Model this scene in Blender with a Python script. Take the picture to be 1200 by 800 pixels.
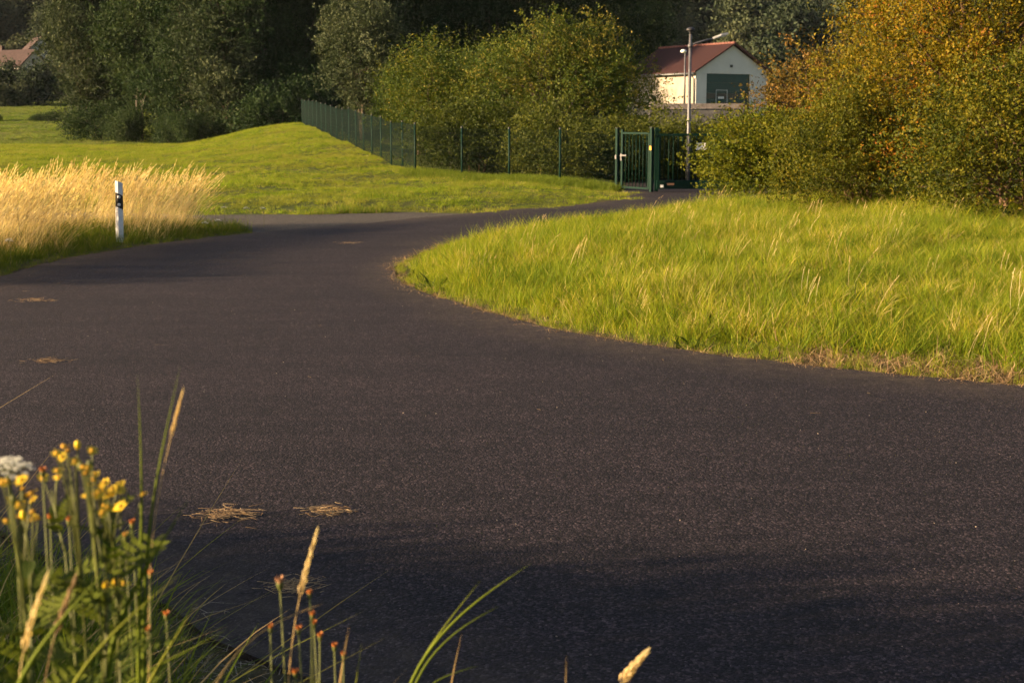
import bpy, bmesh, math, random
import numpy as np
from mathutils import Vector, Matrix, Euler

for o in list(bpy.data.objects):
    bpy.data.objects.remove(o)
scene = bpy.context.scene
C = scene.collection
R = math.radians

# ------------------------------------------------------------------ camera
FPX = 1200 * 50 / 36.0
CAM_H = 2.0
PITCH = math.atan(260 / FPX)
cam_d = bpy.data.cameras.new('camera')
cam_d.lens = 50; cam_d.sensor_width = 36; cam_d.clip_start = 0.05; cam_d.clip_end = 3000
cam_d.dof.use_dof = True; cam_d.dof.focus_distance = 8.5; cam_d.dof.aperture_fstop = 8.0
cam = bpy.data.objects.new('camera', cam_d); C.objects.link(cam)
cam.location = (0, 0, CAM_H); cam.rotation_euler = (math.pi/2 - PITCH, 0, 0)
scene.camera = cam

# ------------------------------------------------------------------ sky and sun
SUN_EL, SUN_B = 13.5, 13.0
world = bpy.data.worlds.new('World'); scene.world = world; world.use_nodes = True
wn = world.node_tree
sky = wn.nodes.new('ShaderNodeTexSky'); sky.sky_type = 'NISHITA'; sky.sun_disc = False
sky.air_density = 0.8; sky.dust_density = 2.5; sky.ozone_density = 0.4
sky.sun_elevation = R(SUN_EL); sky.sun_rotation = R(-(90 + SUN_B))
wn.links.new(sky.outputs[0], wn.nodes['Background'].inputs[0])
wn.nodes['Background'].inputs[1].default_value = 0.055
S = Vector((-math.cos(R(SUN_B))*math.cos(R(SUN_EL)), -math.sin(R(SUN_B))*math.cos(R(SUN_EL)), math.sin(R(SUN_EL))))
sun_d = bpy.data.lights.new('sun', 'SUN'); sun_d.energy = 5.0; sun_d.angle = R(0.6); sun_d.color = (1.0, 0.70, 0.40)
sun = bpy.data.objects.new('sun', sun_d); C.objects.link(sun)
sun.rotation_euler = S.to_track_quat('Z', 'Y').to_euler()
vs = scene.view_settings
vs.view_transform = 'Standard'; vs.look = 'None'; vs.gamma = 1; vs.use_curve_mapping = False; vs.exposure = 1.9
scene.cycles.max_bounces = 5; scene.cycles.diffuse_bounces = 3; scene.cycles.transparent_max_bounces = 4; scene.cycles.transmission_bounces = 2
scene.cycles.use_adaptive_sampling = True; scene.cycles.adaptive_threshold = 0.025

# ------------------------------------------------------------------ helpers
def ray(u, v):
    a = (u-600)/FPX; b = -(v-400)/FPX
    return np.array([a, math.cos(PITCH)+b*math.sin(PITCH), -math.sin(PITCH)+b*math.cos(PITCH)])
def at(u, v, y):
    """world point at depth y (metres ahead) seen at photo position u, v"""
    d = ray(u, v); t = y/d[1]
    return np.array([0, 0, CAM_H]) + d*t

def props(o, label=None, cat=None, group=None, kind=None):
    if label: o['label'] = label
    if cat: o['category'] = cat
    if group: o['group'] = group
    if kind: o['kind'] = kind
    return o
def empty(name, loc=(0,0,0), rz=0.0, label=None, cat=None, group=None):
    o = bpy.data.objects.new(name, None); C.objects.link(o)
    o.location = loc; o.rotation_euler = (0, 0, rz); o.empty_display_size = 0.2
    return props(o, label, cat, group)
def link(name, me, mat=None, parent=None):
    o = bpy.data.objects.new(name, me); C.objects.link(o)
    if mat is not None and not me.materials: me.materials.append(mat)
    if parent is not None: o.parent = parent
    return o
def copy_tree(o, parent=None):
    c = o.copy(); C.objects.link(c); c.parent = parent
    for ch in o.children: copy_tree(ch, c)
    return c

class MB:
    def __init__(s): s.v = []; s.f = []; s.sm = []
    def add(s, vs, fs, smooth=False):
        b = len(s.v); s.v += [tuple(map(float, p)) for p in vs]
        s.f += [tuple(i+b for i in f) for f in fs]; s.sm += [smooth]*len(fs)
    def box(s, c, d, rz=0.0, ax=None):
        hx, hy, hz = d[0]/2, d[1]/2, d[2]/2
        M = Matrix.Rotation(rz, 3, 'Z') if ax is None else ax
        P = [Vector(c) + M @ Vector((x*hx, y*hy, z*hz)) for x in (-1,1) for y in (-1,1) for z in (-1,1)]
        s.add(P, [(0,1,3,2),(4,6,7,5),(0,4,5,1),(2,3,7,6),(0,2,6,4),(1,5,7,3)])
    def tube(s, pts, rad, n=8, cap=True, smooth=True):
        pts = [Vector(p) for p in pts]
        if not hasattr(rad, '__len__'): rad = [rad]*len(pts)
        V = []; up = None
        for i, p in enumerate(pts):
            t = (pts[min(i+1, len(pts)-1)] - pts[max(i-1, 0)]).normalized()
            if up is None: up = t.orthogonal()
            u = (up - t*up.dot(t)); u = u.normalized() if u.length > 1e-6 else t.orthogonal().normalized()
            up = u; w = t.cross(u)
            for k in range(n):
                a = 2*math.pi*k/n
                V.append(p + (u*math.cos(a) + w*math.sin(a))*rad[i])
        F = []
        for i in range(len(pts)-1):
            for k in range(n):
                F.append((i*n+k, i*n+(k+1)%n, (i+1)*n+(k+1)%n, (i+1)*n+k))
        s.add(V, F, smooth)
        if cap:
            b = len(s.v)-len(V)
            s.f.append(tuple(b+k for k in reversed(range(n)))); s.sm.append(False)
            s.f.append(tuple(b+(len(pts)-1)*n+k for k in range(n))); s.sm.append(False)
    def lathe(s, c, prof, n=16):
        V = [(c[0]+r*math.cos(2*math.pi*k/n), c[1]+r*math.sin(2*math.pi*k/n), c[2]+z) for r, z in prof for k in range(n)]
        F = [(i*n+k, i*n+(k+1)%n, (i+1)*n+(k+1)%n, (i+1)*n+k) for i in range(len(prof)-1) for k in range(n)]
        s.add(V, F, True)
    def prism(s, poly, off):
        n = len(poly); a = [Vector(p) for p in poly]; b = [p+Vector(off) for p in a]
        s.add(a+b, [tuple(reversed(range(n))), tuple(range(n, 2*n))] + [(i, (i+1)%n, n+(i+1)%n, n+i) for i in range(n)])
    def mesh(s, name, mat=None):
        me = bpy.data.meshes.new(name); me.from_pydata(s.v, [], s.f)
        me.polygons.foreach_set('use_smooth', s.sm)
        if mat: me.materials.append(mat)
        me.validate(); me.update(); return me
    def build(s, name, mat, parent=None): return link(name, s.mesh(name, mat), None, parent)

def np_mesh(name, V, Q, attrs=None, mat=None, smooth=False):
    """fast mesh from arrays; Q is an (n,k) face array"""
    me = bpy.data.meshes.new(name)
    V = np.ascontiguousarray(V, np.float32); Q = np.ascontiguousarray(Q, np.int32)
    me.vertices.add(len(V)); me.vertices.foreach_set('co', V.ravel())
    n, k = Q.shape
    me.loops.add(n*k); me.loops.foreach_set('vertex_index', Q.ravel())
    me.polygons.add(n); me.polygons.foreach_set('loop_start', np.arange(0, n*k, k, dtype=np.int32))
    if smooth: me.polygons.foreach_set('use_smooth', np.ones(n, bool))
    if attrs:
        for an, av in attrs.items():
            a = me.attributes.new(an, 'FLOAT', 'POINT'); a.data.foreach_set('value', np.ascontiguousarray(av, np.float32))
    if mat: me.materials.append(mat)
    me.update(calc_edges=True); return me

# ------------------------------------------------------------------ materials
class N:
    """small node-material builder"""
    def __init__(s, name):
        s.m = bpy.data.materials.new(name); s.m.use_nodes = True
        s.t = s.m.node_tree; s.n = s.t.nodes; s.bsdf = s.n['Principled BSDF']; s.out = s.n['Material Output']
    def new(s, t, **kw):
        n = s.n.new(t)
        for k, v in kw.items(): setattr(n, k, v)
        return n
    def put(s, sock, val):
        if hasattr(val, 'links') or isinstance(val, bpy.types.NodeSocket): s.t.links.new(val, sock)
        else: sock.default_value = val
    def pos(s): return s.new('ShaderNodeNewGeometry').outputs['Position']
    def objco(s): return s.new('ShaderNodeTexCoord').outputs['Object']
    def noise(s, scale, detail=4, rough=0.6, vec=None, dist=0.0):
        n = s.new('ShaderNodeTexNoise'); n.inputs['Scale'].default_value = scale; n.inputs['Detail'].default_value = detail
        n.inputs['Roughness'].default_value = rough; n.inputs['Distortion'].default_value = dist
        if vec is not None: s.put(n.inputs['Vector'], vec)
        return n.outputs['Fac']
    def voro(s, scale, vec=None, out='Distance', feature='F1'):
        n = s.new('ShaderNodeTexVoronoi'); n.inputs['Scale'].default_value = scale; n.feature = feature
        if vec is not None: s.put(n.inputs['Vector'], vec)
        return n.outputs[out]
    def ramp(s, fac, stops):
        n = s.new('ShaderNodeValToRGB'); e = n.color_ramp.elements
        while len(e) < len(stops): e.new(0.5)
        for i, (p, c) in enumerate(stops):
            e[i].position = p; e[i].color = (*c, 1) if len(c) == 3 else c
        s.put(n.inputs[0], fac); return n.outputs[0]
    def mix(s, fac, a, b, mode='MIX'):
        n = s.new('ShaderNodeMix', data_type='RGBA', blend_type=mode)
        def c(x): return (*x, 1) if isinstance(x, tuple) and len(x) == 3 else x
        s.put(n.inputs['Factor'], fac); s.put(n.inputs['A'], c(a)); s.put(n.inputs['B'], c(b)); return n.outputs['Result']
    def math(s, op, a, b=0.0, clamp=False):
        n = s.new('ShaderNodeMath', operation=op, use_clamp=clamp); s.put(n.inputs[0], a); s.put(n.inputs[1], b); return n.outputs[0]
    def attr(s, name): return s.new('ShaderNodeAttribute', attribute_name=name).outputs['Fac']
    def rnd(s): return s.new('ShaderNodeObjectInfo').outputs['Random']
    def bump(s, h, strength=0.5, dist=0.01):
        n = s.new('ShaderNodeBump'); n.inputs['Strength'].default_value = strength; n.inputs['Distance'].default_value = dist
        s.put(n.inputs['Height'], h); s.put(s.bsdf.inputs['Normal'], n.outputs[0]); return n.outputs[0]
    def set(s, col=None, rough=None, metal=None, spec=None):
        b = s.bsdf.inputs
        if col is not None: s.put(b['Base Color'], (*col, 1) if isinstance(col, tuple) and len(col) == 3 else col)
        if rough is not None: s.put(b['Roughness'], rough)
        if metal is not None: b['Metallic'].default_value = metal
        if spec is not None: b['Specular IOR Level'].default_value = spec
        return s.m
    def translucent(s, col, fac):
        t = s.new('ShaderNodeBsdfTranslucent'); s.put(t.inputs['Color'], col)
        m = s.new('ShaderNodeMixShader'); m.inputs[0].default_value = fac
        s.t.links.new(s.bsdf.outputs[0], m.inputs[1]); s.t.links.new(t.outputs[0], m.inputs[2])
        s.t.links.new(m.outputs[0], s.out.inputs['Surface'])

def flat(name, col, rough=0.6, metal=0.0, var=0.12, scale=20.0, spec=0.4):
    n = N(name); f = n.noise(scale, 5, 0.65, n.objco())
    lo = tuple(max(0, c*(1-var*1.6)) for c in col); hi = tuple(min(1, c*(1+var)) for c in col)
    return n.set(n.ramp(f, [(0.3, lo), (0.7, hi)]), rough, metal, spec)

def leafmat(name, stops, trans=0.35, tmul=1.3, rough=0.62, patch=None, spec=0.14, rvar=0.35):
    """foliage: colour runs over the per-leaf random 'tint', a little per plant"""
    n = N(name)
    t = n.math('ADD', n.attr('tint'), n.math('MULTIPLY', n.math('SUBTRACT', n.rnd(), 0.5), rvar), True)
    col = n.ramp(t, stops)
    if patch:
        scale, pc, amount = patch
        f = n.ramp(n.noise(scale, 3, 0.6, n.pos()), [(0.42, (0,0,0)), (0.62, (1,1,1))])
        col = n.mix(n.math('MULTIPLY', f, amount), col, pc)
    n.set(col, rough, 0, spec)
    tc = n.mix(1.0, col, (tmul, tmul, tmul*0.6), 'MULTIPLY')
    n.translucent(tc, trans)
    return n.m

def asphalt_mat():
    n = N('asphalt'); p = n.pos()
    v = n.voro(78, p); v2 = n.voro(170, p)
    vc = n.voro(78, p, 'Color'); vf = n.voro(160, p, 'Color')
    big = n.noise(0.35, 4, 0.55, p); mid = n.noise(2.6, 5, 0.65, p, 0.4)
    base = n.ramp(vc, [(0.22, (0.0042, 0.0036, 0.0046)), (0.50, (0.0142, 0.0115, 0.0152)), (0.70, (0.024, 0.0190, 0.0240)), (0.84, (0.055, 0.044, 0.050))])
    base = n.mix(1.0, base, n.ramp(vf, [(0.25, (0.6, 0.6, 0.6)), (0.55, (1, 1, 1)), (0.8, (1.6, 1.55, 1.5))]), 'MULTIPLY')
    base = n.mix(1.0, base, n.ramp(mid, [(0.3, (0.82, 0.82, 0.84)), (0.7, (1.22, 1.18, 1.15))]), 'MULTIPLY')
    base = n.mix(1.0, base, n.ramp(big, [(0.3, (0.74, 0.74, 0.78)), (0.7, (1.05, 1.02, 1.05))]), 'MULTIPLY')
    # sparse tar-dark spots and worn pale streaks along the direction of travel
    mp = n.new('ShaderNodeMapping'); mp.inputs['Rotation'].default_value = (0, 0, 0.32); mp.inputs['Scale'].default_value = (0.22, 2.4, 1); n.t.links.new(p, mp.inputs['Vector'])
    st = n.noise(1.0, 4, 0.6, mp.outputs[0], 0.3)
    base = n.mix(1.0, base, n.ramp(st, [(0.38, (0.86, 0.86, 0.87)), (0.62, (1.2, 1.17, 1.14))]), 'MULTIPLY')
    dust = n.attr('edge')
    dn = n.math('MULTIPLY', dust, n.ramp(n.noise(6, 5, 0.7, p), [(0.35, (0.1,0.1,0.1)), (0.7, (1,1,1))]))
    base = n.mix(n.math('MULTIPLY', dn, 0.7), base, (0.085, 0.066, 0.046))
    n.set(base, 0.82, 0, 0.22)
    h = n.math('ADD', n.math('MULTIPLY', v, -1.0), n.math('MULTIPLY', v2, -0.4))
    n.bump(h, 0.38, 0.010)
    return n.m

def ground_mat():
    n = N('grass_ground'); p = n.pos()
    a = n.noise(0.22, 5, 0.6, p); b = n.noise(3.0, 5, 0.7, p); c = n.noise(30, 3, 0.7, p)
    col = n.ramp(b, [(0.25, (0.030, 0.045, 0.010)), (0.55, (0.065, 0.085, 0.017)), (0.8, (0.11, 0.115, 0.03))])
    col = n.mix(n.ramp(a, [(0.45, (0,0,0)), (0.7, (0.55,0.55,0.55))]), col, (0.12, 0.115, 0.036))
    col = n.mix(n.ramp(c, [(0.45, (0,0,0)), (0.8, (0.5,0.5,0.5))]), col, (0.03, 0.035, 0.012))
    soil = n.attr('soil')
    col = n.mix(soil, col, n.ramp(b, [(0.3, (0.05, 0.038, 0.024)), (0.7, (0.11, 0.085, 0.05))]))
    col = n.mix(n.math('MULTIPLY', n.attr('meadow'), 0.75), col, n.ramp(n.noise(0.12, 4, 0.6, p), [(0.35, (0.10, 0.135, 0.016)), (0.7, (0.16, 0.165, 0.035))]))
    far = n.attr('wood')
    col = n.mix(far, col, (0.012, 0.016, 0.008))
    n.set(col, 0.95, 0, 0.1)
    n.bump(n.math('ADD', n.math('MULTIPLY', b, 1.0), n.math('MULTIPLY', c, 0.4)), 0.8, 0.08)
    return n.m

M = {}
M['asphalt'] = asphalt_mat(); M['ground'] = ground_mat()
n = N('gravel'); p = n.pos(); vc = n.voro(38, p, 'Color'); vd = n.voro(38, p)
n.set(n.mix(n.ramp(n.noise(1.5, 4, 0.6, p), [(0.4, (0,0,0)), (0.7, (0.6,0.6,0.6))]), n.ramp(vc, [(0.1, (0.012,0.011,0.011)), (0.6, (0.035,0.030,0.028)), (1, (0.12,0.10,0.085))]), (0.03, 0.027, 0.018)), 0.9)
n.bump(n.math('MULTIPLY', vd, -1.0), 1.0, 0.03); M['gravel'] = n.m
M['green'] = flat('green_paint', (0.0025, 0.019, 0.0135), 0.6, 0, 0.15, 12, 0.10)
M['wire'] = flat('green_wire', (0.0010, 0.0075, 0.006), 0.8, 0, 0.1, 12, 0.08)
M['galv'] = flat('galvanised_steel', (0.11, 0.11, 0.12), 0.5, 0.3, 0.2, 9)
M['dark_cap'] = flat('dark_lamp_hood', (0.03, 0.03, 0.033), 0.4)
M['lamp_grey'] = flat('lamp_housing', (0.42, 0.43, 0.45), 0.4, 0.2)
n = N('lamp_glass'); M['lamp_glass'] = n.set((0.75, 0.76, 0.74), 0.25)
n = N('white_render'); f = n.noise(1.1, 5, 0.6, n.objco()); g = n.noise(60, 2, 0.6, n.objco())
n.set(n.ramp(f, [(0.3, (0.56, 0.54, 0.50)), (0.7, (0.66, 0.64, 0.60))]), 0.9, 0, 0.2); n.bump(g, 0.4, 0.01); M['render'] = n.m
n = N('cream_render'); f = n.noise(1.1, 5, 0.6, n.objco())  # warm sun tone mixed into the side wall's render, darkened against clipping
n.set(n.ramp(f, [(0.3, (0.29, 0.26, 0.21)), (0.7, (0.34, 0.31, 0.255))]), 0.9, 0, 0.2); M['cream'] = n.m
n = N('roof_tiles'); tc = n.objco()
w = n.new('ShaderNodeTexWave'); w.inputs['Scale'].default_value = 1.5; w.bands_direction = 'X'; n.put(w.inputs['Vector'], tc)
n.set(n.ramp(n.noise(6, 5, 0.7, tc), [(0.3, (0.021, 0.0072, 0.0074)), (0.7, (0.037, 0.0118, 0.0112))]), 0.75, 0, 0.3); M['roof'] = n.m
M['roof_far'] = flat('old_roof_tiles', (0.05, 0.028, 0.026), 0.85, 0, 0.3, 2)
M['wood_trim'] = flat('brown_trim', (0.10, 0.035, 0.025), 0.7)
M['zinc'] = flat('zinc_gutter', (0.12, 0.13, 0.14), 0.45, 0.4)
M['door'] = flat('green_door_panel', (0.008, 0.045, 0.036), 0.35, 0, 0.2, 4)
n = N('dark_glass'); M['glass'] = n.set((0.012, 0.016, 0.016), 0.06, 0, 0.9)
M['white'] = flat('white_paint', (0.78, 0.78, 0.78), 0.5, 0, 0.05)
M['concrete'] = flat('concrete', (0.09, 0.088, 0.09), 0.9, 0, 0.35, 3)
M['coping'] = flat('pale_coping', (0.19, 0.165, 0.155), 0.85, 0, 0.3, 5)
M['plastic'] = flat('white_plastic', (0.70, 0.71, 0.73), 0.5, 0, 0.16, 7)
M['black'] = flat('black_plastic', (0.012, 0.012, 0.013), 0.45)
M['reflector'] = flat('reflector', (0.72, 0.66, 0.62), 0.25, 0, 0.1, 60, 0.8)
M['yellow'] = flat('yellow_sticker', (0.75, 0.33, 0.02), 0.5)
M['orange'] = flat('orange_label', (0.62, 0.30, 0.14), 0.5)
M['steel'] = flat('bright_steel', (0.16, 0.16, 0.17), 0.35, 0.5)
M['bark'] = flat('bark', (0.085, 0.065, 0.048), 0.95, 0, 0.5, 9)
M['pale_bark'] = flat('pale_bark', (0.26, 0.23, 0.19), 0.9, 0, 0.4, 6)
M['twig'] = flat('twig_bark', (0.14, 0.085, 0.05), 0.9, 0, 0.4, 12)
# leaves
M['leaf_gold'] = leafmat('leaf_gold', [(0.0, (0.030, 0.042, 0.004)), (0.35, (0.085, 0.085, 0.005)), (0.65, (0.165, 0.130, 0.006)), (0.92, (0.24, 0.160, 0.009)), (1, (0.23, 0.09, 0.012))], 0.32, 1.25)
M['leaf_olive'] = leafmat('leaf_olive', [(0.0, (0.022, 0.034, 0.004)), (0.4, (0.065, 0.078, 0.006)), (0.75, (0.125, 0.115, 0.008)), (1, (0.19, 0.135, 0.012))], 0.32, 1.25)
M['leaf_green'] = leafmat('leaf_green', [(0.0, (0.035, 0.055, 0.005)), (0.5, (0.11, 0.125, 0.008)), (1, (0.20, 0.175, 0.012))], 0.35, 1.3)
M['leaf_brown'] = leafmat('leaf_brown', [(0.0, (0.04, 0.038, 0.008)), (0.5, (0.10, 0.075, 0.012)), (0.85, (0.17, 0.09, 0.016)), (1, (0.20, 0.14, 0.05))], 0.30, 1.2)
M['leaf_hedge'] = leafmat('leaf_hedge', [(0.0, (0.017, 0.036, 0.006)), (0.5, (0.050, 0.078, 0.010)), (0.85, (0.10, 0.115, 0.014)), (1, (0.15, 0.13, 0.02))], 0.30, 1.2)
M['leaf_dark'] = leafmat('leaf_dark', [(0.0, (0.012, 0.028, 0.011)), (0.6, (0.032, 0.055, 0.021)), (1, (0.066, 0.088, 0.036))], 0.22, 1.1, 0.75, spec=0.08)
M['leaf_grey'] = leafmat('leaf_grey', [(0.0, (0.015, 0.028, 0.013)), (0.6, (0.039, 0.056, 0.028)), (1, (0.088, 0.105, 0.056))], 0.22, 1.1, 0.75, spec=0.10)
M['leaf_far'] = leafmat('leaf_far', [(0.0, (0.030, 0.046, 0.028)), (0.6, (0.066, 0.084, 0.046)), (1, (0.10, 0.11, 0.058))], 0.15, 1.0, 0.8, spec=0.05, rvar=0.9)
# grasses
M['grass_island'] = leafmat('grass_island', [(0, (0.040, 0.085, 0.006)), (0.4, (0.165, 0.225, 0.010)), (0.7, (0.30, 0.295, 0.016)), (0.85, (0.40, 0.33, 0.04)), (0.95, (0.48, 0.36, 0.12)), (1, (0.55, 0.42, 0.18))], 0.42, 1.4, patch=(0.8, (0.13, 0.19, 0.012, 1), 0.55))
M['grass_verge'] = leafmat('grass_verge', [(0, (0.05, 0.085, 0.009)), (0.5, (0.12, 0.165, 0.014)), (0.88, (0.18, 0.20, 0.025)), (1, (0.34, 0.26, 0.12))], 0.38, 1.3)
M['grass_short'] = leafmat('grass_short', [(0, (0.07, 0.11, 0.007)), (0.5, (0.155, 0.22, 0.012)), (0.85, (0.235, 0.27, 0.022)), (1, (0.33, 0.26, 0.10))], 0.45, 1.35, patch=(0.30, (0.20, 0.185, 0.04, 1), 0.5))
M['straw'] = leafmat('straw', [(0, (0.44, 0.32, 0.15)), (0.5, (0.68, 0.54, 0.30)), (1, (0.80, 0.70, 0.46))], 0.50, 1.2, patch=(0.7, (0.56, 0.40, 0.19, 1), 0.35))
M['thatch'] = leafmat('thatch', [(0, (0.13, 0.08, 0.04)), (0.5, (0.26, 0.17, 0.09)), (1, (0.42, 0.31, 0.18))], 0.25, 1.1)
M['blade_near'] = leafmat('blade_near', [(0, (0.05, 0.085, 0.008)), (0.5, (0.13, 0.175, 0.014)), (0.85, (0.21, 0.225, 0.025)), (0.95, (0.36, 0.26, 0.10)), (1, (0.45, 0.33, 0.15))], 0.40, 1.3)
M['stem'] = flat('plant_stem', (0.085, 0.10, 0.016), 0.6, 0, 0.3, 60)
M['weed_leaf'] = leafmat('weed_leaf', [(0, (0.035, 0.06, 0.007)), (1, (0.10, 0.125, 0.014))], 0.35, 1.3)
M['petal'] = flat('yellow_petal', (0.70, 0.50, 0.012), 0.6, 0, 0.2, 90)
M['disc'] = flat('orange_disc', (0.55, 0.30, 0.01), 0.7, 0, 0.3, 200)
M['umbel'] = flat('white_floret', (0.72, 0.72, 0.60), 0.7, 0, 0.12, 90)
M['bud'] = flat('orange_bud', (0.55, 0.18, 0.03), 0.7, 0, 0.35, 150)
M['clover'] = flat('faded_clover', (0.40, 0.21, 0.11), 0.8, 0, 0.4, 150)

# ------------------------------------------------------------------ road outline (metres; y is ahead, x to the right)
def smooth_line(P, step=0.35, jit=0.03, seed=1):
    P = [np.array(p, float) for p in P]; out = []
    rng = np.random.default_rng(seed)
    for i in range(len(P)-1):
        p0, p1, p2, p3 = P[max(i-1, 0)], P[i], P[i+1], P[min(i+2, len(P)-1)]
        L = np.linalg.norm(p2-p1); k = max(2, int(L/step)) if L < 14 else max(3, int(L/2))
        for t in np.linspace(0, 1, k, endpoint=False):
            q = 0.5*((2*p1) + (-p0+p2)*t + (2*p0-5*p1+4*p2-p3)*t*t + (-p0+3*p1-3*p2+p3)*t**3)
            out.append(q + rng.normal(0, jit, 2))
    out.append(P[-1]); return out
near_edge = [(60, 0.2), (30, 0.6), (14, 1.6), (8, 2.1), (4, 2.8), (1.5, 3.5), (-0.3, 4.45), (-1.98, 6.15), (-3.2, 7.2), (-5.5, 8.4), (-10, 9.6), (-20, 11.2), (-60, 16)]
left_edge = [(-60, 22), (-22, 17.0), (-12, 15.4), (-8.2, 15.3), (-6.8, 16.3), (-6.53, 18.14), (-6.47, 19.89), (-6.30, 21.03), (-5.58, 23.24), (-4.29, 25.56), (-2.81, 27.45), (-1.88, 29.12), (-1.38, 29.64), (0.0, 31.6), (1.18, 32.84), (2.5, 35.2), (2.95, 36.6), (3.1, 40.0)]
island_edge = [(9.4, 41.0), (9.2, 38.0), (7.0, 35.0), (3.97, 31.6), (1.69, 28.14), (0.0, 25.36), (-1.09, 22.6), (-1.39, 21.03), (-1.55, 20.13), (-1.6, 19.2), (-1.42, 17.66), (-1.10, 16.59), (-0.66, 15.57), (-0.18, 14.53), (0.33, 13.62), (0.79, 12.97), (1.48, 12.2), (2.13, 11.67), (2.73, 11.18), (3.86, 10.53), (6, 9.6), (10, 8.2), (16, 6.9), (30, 5.8), (60, 5.2)]
NE = smooth_line(near_edge, seed=3, jit=0.03); LE = smooth_line(left_edge, seed=4); IE = smooth_line(island_edge, seed=5, jit=0.022)
ROAD = np.array(NE + LE + [np.array((3.4, 62)), np.array((14, 62))] + IE)
GRAVEL = np.array(smooth_line([(-4.45, 25.2), (-5.2, 26.4), (-8, 27.6), (-14, 29), (-24, 31), (-24, 34), (-14, 32.0), (-8, 30.4), (-4.9, 30.1), (-3.28, 30.6), (-2.21, 30.9), (-1.2, 30.4), (-0.6, 30.7), (-1.3, 29.5), (-1.9, 28.9), (-2.9, 27.2)], jit=0.07, seed=8)[:-1])

def inside(P, poly):
    x, y = P[:, 0], P[:, 1]; r = np.zeros(len(P), bool); n = len(poly)
    for i in range(n):
        (x1, y1), (x2, y2) = poly[i], poly[(i+1) % n]
        if y1 == y2: continue
        c = ((y1 > y) != (y2 > y)); xi = (x2-x1)*(y-y1)/(y2-y1)+x1
        r ^= c & (x < xi)
    return r
def dist_line(P, line, closed=False):
    d = np.full(len(P), 1e9); L = list(line) + ([line[0]] if closed else [])
    for i in range(len(L)-1):
        a = np.asarray(L[i]); b = np.asarray(L[i+1]); ab = b-a; q = ab@ab
        if q < 1e-12: continue
        t = np.clip(((P-a)@ab)/q, 0, 1); e = P-(a+t[:, None]*ab); d = np.minimum(d, (e*e).sum(1))
    return np.sqrt(d)
def sm(a, b, x):
    t = np.clip((x-a)/(b-a), 0, 1); return t*t*(3-2*t)

FA = np.array((-3.18, 47.1)); FB = np.array((-13.85, 95.0))       # rising fence run on the mound
def height(P):
    """terrain height for an (n,2) array"""
    P = np.asarray(P, float); x, y = P[:, 0], P[:, 1]
    dr = dist_line(P, ROAD[::2], True); dr[inside(P, ROAD)] = 0
    dg = dist_line(P, GRAVEL, True); dg[inside(P, GRAVEL)] = 0; dr = np.minimum(dr, dg)
    dn = dist_line(P, NE[::2])
    z = 0.13*sm(0.25, 2.5, dr)
    ne_y = np.interp(x, [p[0] for p in NE[::-1]], [p[1] for p in NE[::-1]])
    near = (y < ne_y)
    z = np.where(near, 0.5*sm(0.1, 3.2, dn), z)
    # mound along the fence
    u = FB-FA; L = np.linalg.norm(u); u = u/L; w = np.array((-u[1], u[0]))
    s = (P-FA)@u; q = (P-FA)@w                                     # q>0: left of the fence
    prof = 1.55*np.clip((s+2)/49, 0, 1)*(1-sm(50, 64, s))
    lat = np.where(q > 0, 1-sm(0.3, 9.5, q), 1-sm(0.5, 5, -q))
    z = z*(1-sm(0, 6, s)*0) + prof*lat
    z += (0.06*np.sin(x*0.7+1)*np.sin(y*0.5)+0.035*np.sin(x*1.9+y*0.6)*np.sin(y*1.3+2))*sm(1, 6, dr)*(~near)
    # valley field rising behind, wooded hill, plateau of the hall
    z += 0.042*np.clip(y-112, 0, 110)*sm(10, -14, x)
    hill = np.clip(y-215-12*np.sin(x*0.02)-48*sm(-38, -70, x), 0, 1e3)
    z += 0.26*hill*(1-0.35*sm(200, 420, hill))
    pl = np.hypot((x-15)/1.1, y-117)
    z += 2.1*(1-sm(15, 30, pl))
    side = np.clip(np.abs(x)-170, 0, 1e3)
    z += 0.10*side*sm(-60, 100, y)
    return z
def hz(x, y): return float(height(np.array([[x, y]]))[0])

# ------------------------------------------------------------------ ground
gx = np.unique(np.concatenate([np.arange(-45, 30.1, 0.6), np.arange(-120, -45, 4), np.arange(30, 120, 4), np.arange(-600, 601, 20)]))
gy = np.unique(np.concatenate([np.arange(-4, 60, 0.5), np.arange(60, 130, 1.0), np.arange(130, 300, 4), np.arange(300, 900, 15), np.arange(-300, -4, 12)]))
X, Y = np.meshgrid(gx, gy); P = np.stack([X.ravel(), Y.ravel()], 1)
Z = height(P); dr_all = dist_line(P, ROAD[::2], True); ins = inside(P, ROAD)
Zg = np.where(ins & (dr_all > 0.3), Z-0.04, Z)
nx, ny = len(gx), len(gy)
I = np.arange(nx*ny).reshape(ny, nx)
Q = np.stack([I[:-1, :-1].ravel(), I[:-1, 1:].ravel(), I[1:, 1:].ravel(), I[1:, :-1].ravel()], 1)
soil = np.where(ins, 1, 1-sm(0.05, 0.5, dr_all))
near_pts = (P[:, 1] < 7) & (P[:, 0] < 1)
soil = np.maximum(soil, near_pts*0.55)
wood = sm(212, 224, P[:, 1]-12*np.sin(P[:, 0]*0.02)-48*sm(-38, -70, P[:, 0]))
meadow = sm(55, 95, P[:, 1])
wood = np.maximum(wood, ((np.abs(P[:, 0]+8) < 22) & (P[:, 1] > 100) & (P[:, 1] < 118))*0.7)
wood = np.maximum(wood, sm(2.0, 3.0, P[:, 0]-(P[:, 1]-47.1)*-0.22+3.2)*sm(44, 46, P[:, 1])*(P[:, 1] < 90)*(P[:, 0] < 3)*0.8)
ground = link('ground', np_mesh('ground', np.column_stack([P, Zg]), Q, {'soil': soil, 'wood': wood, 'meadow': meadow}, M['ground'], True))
props(ground, 'grassy valley ground with mound and hillside', None, None, 'structure')

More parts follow.
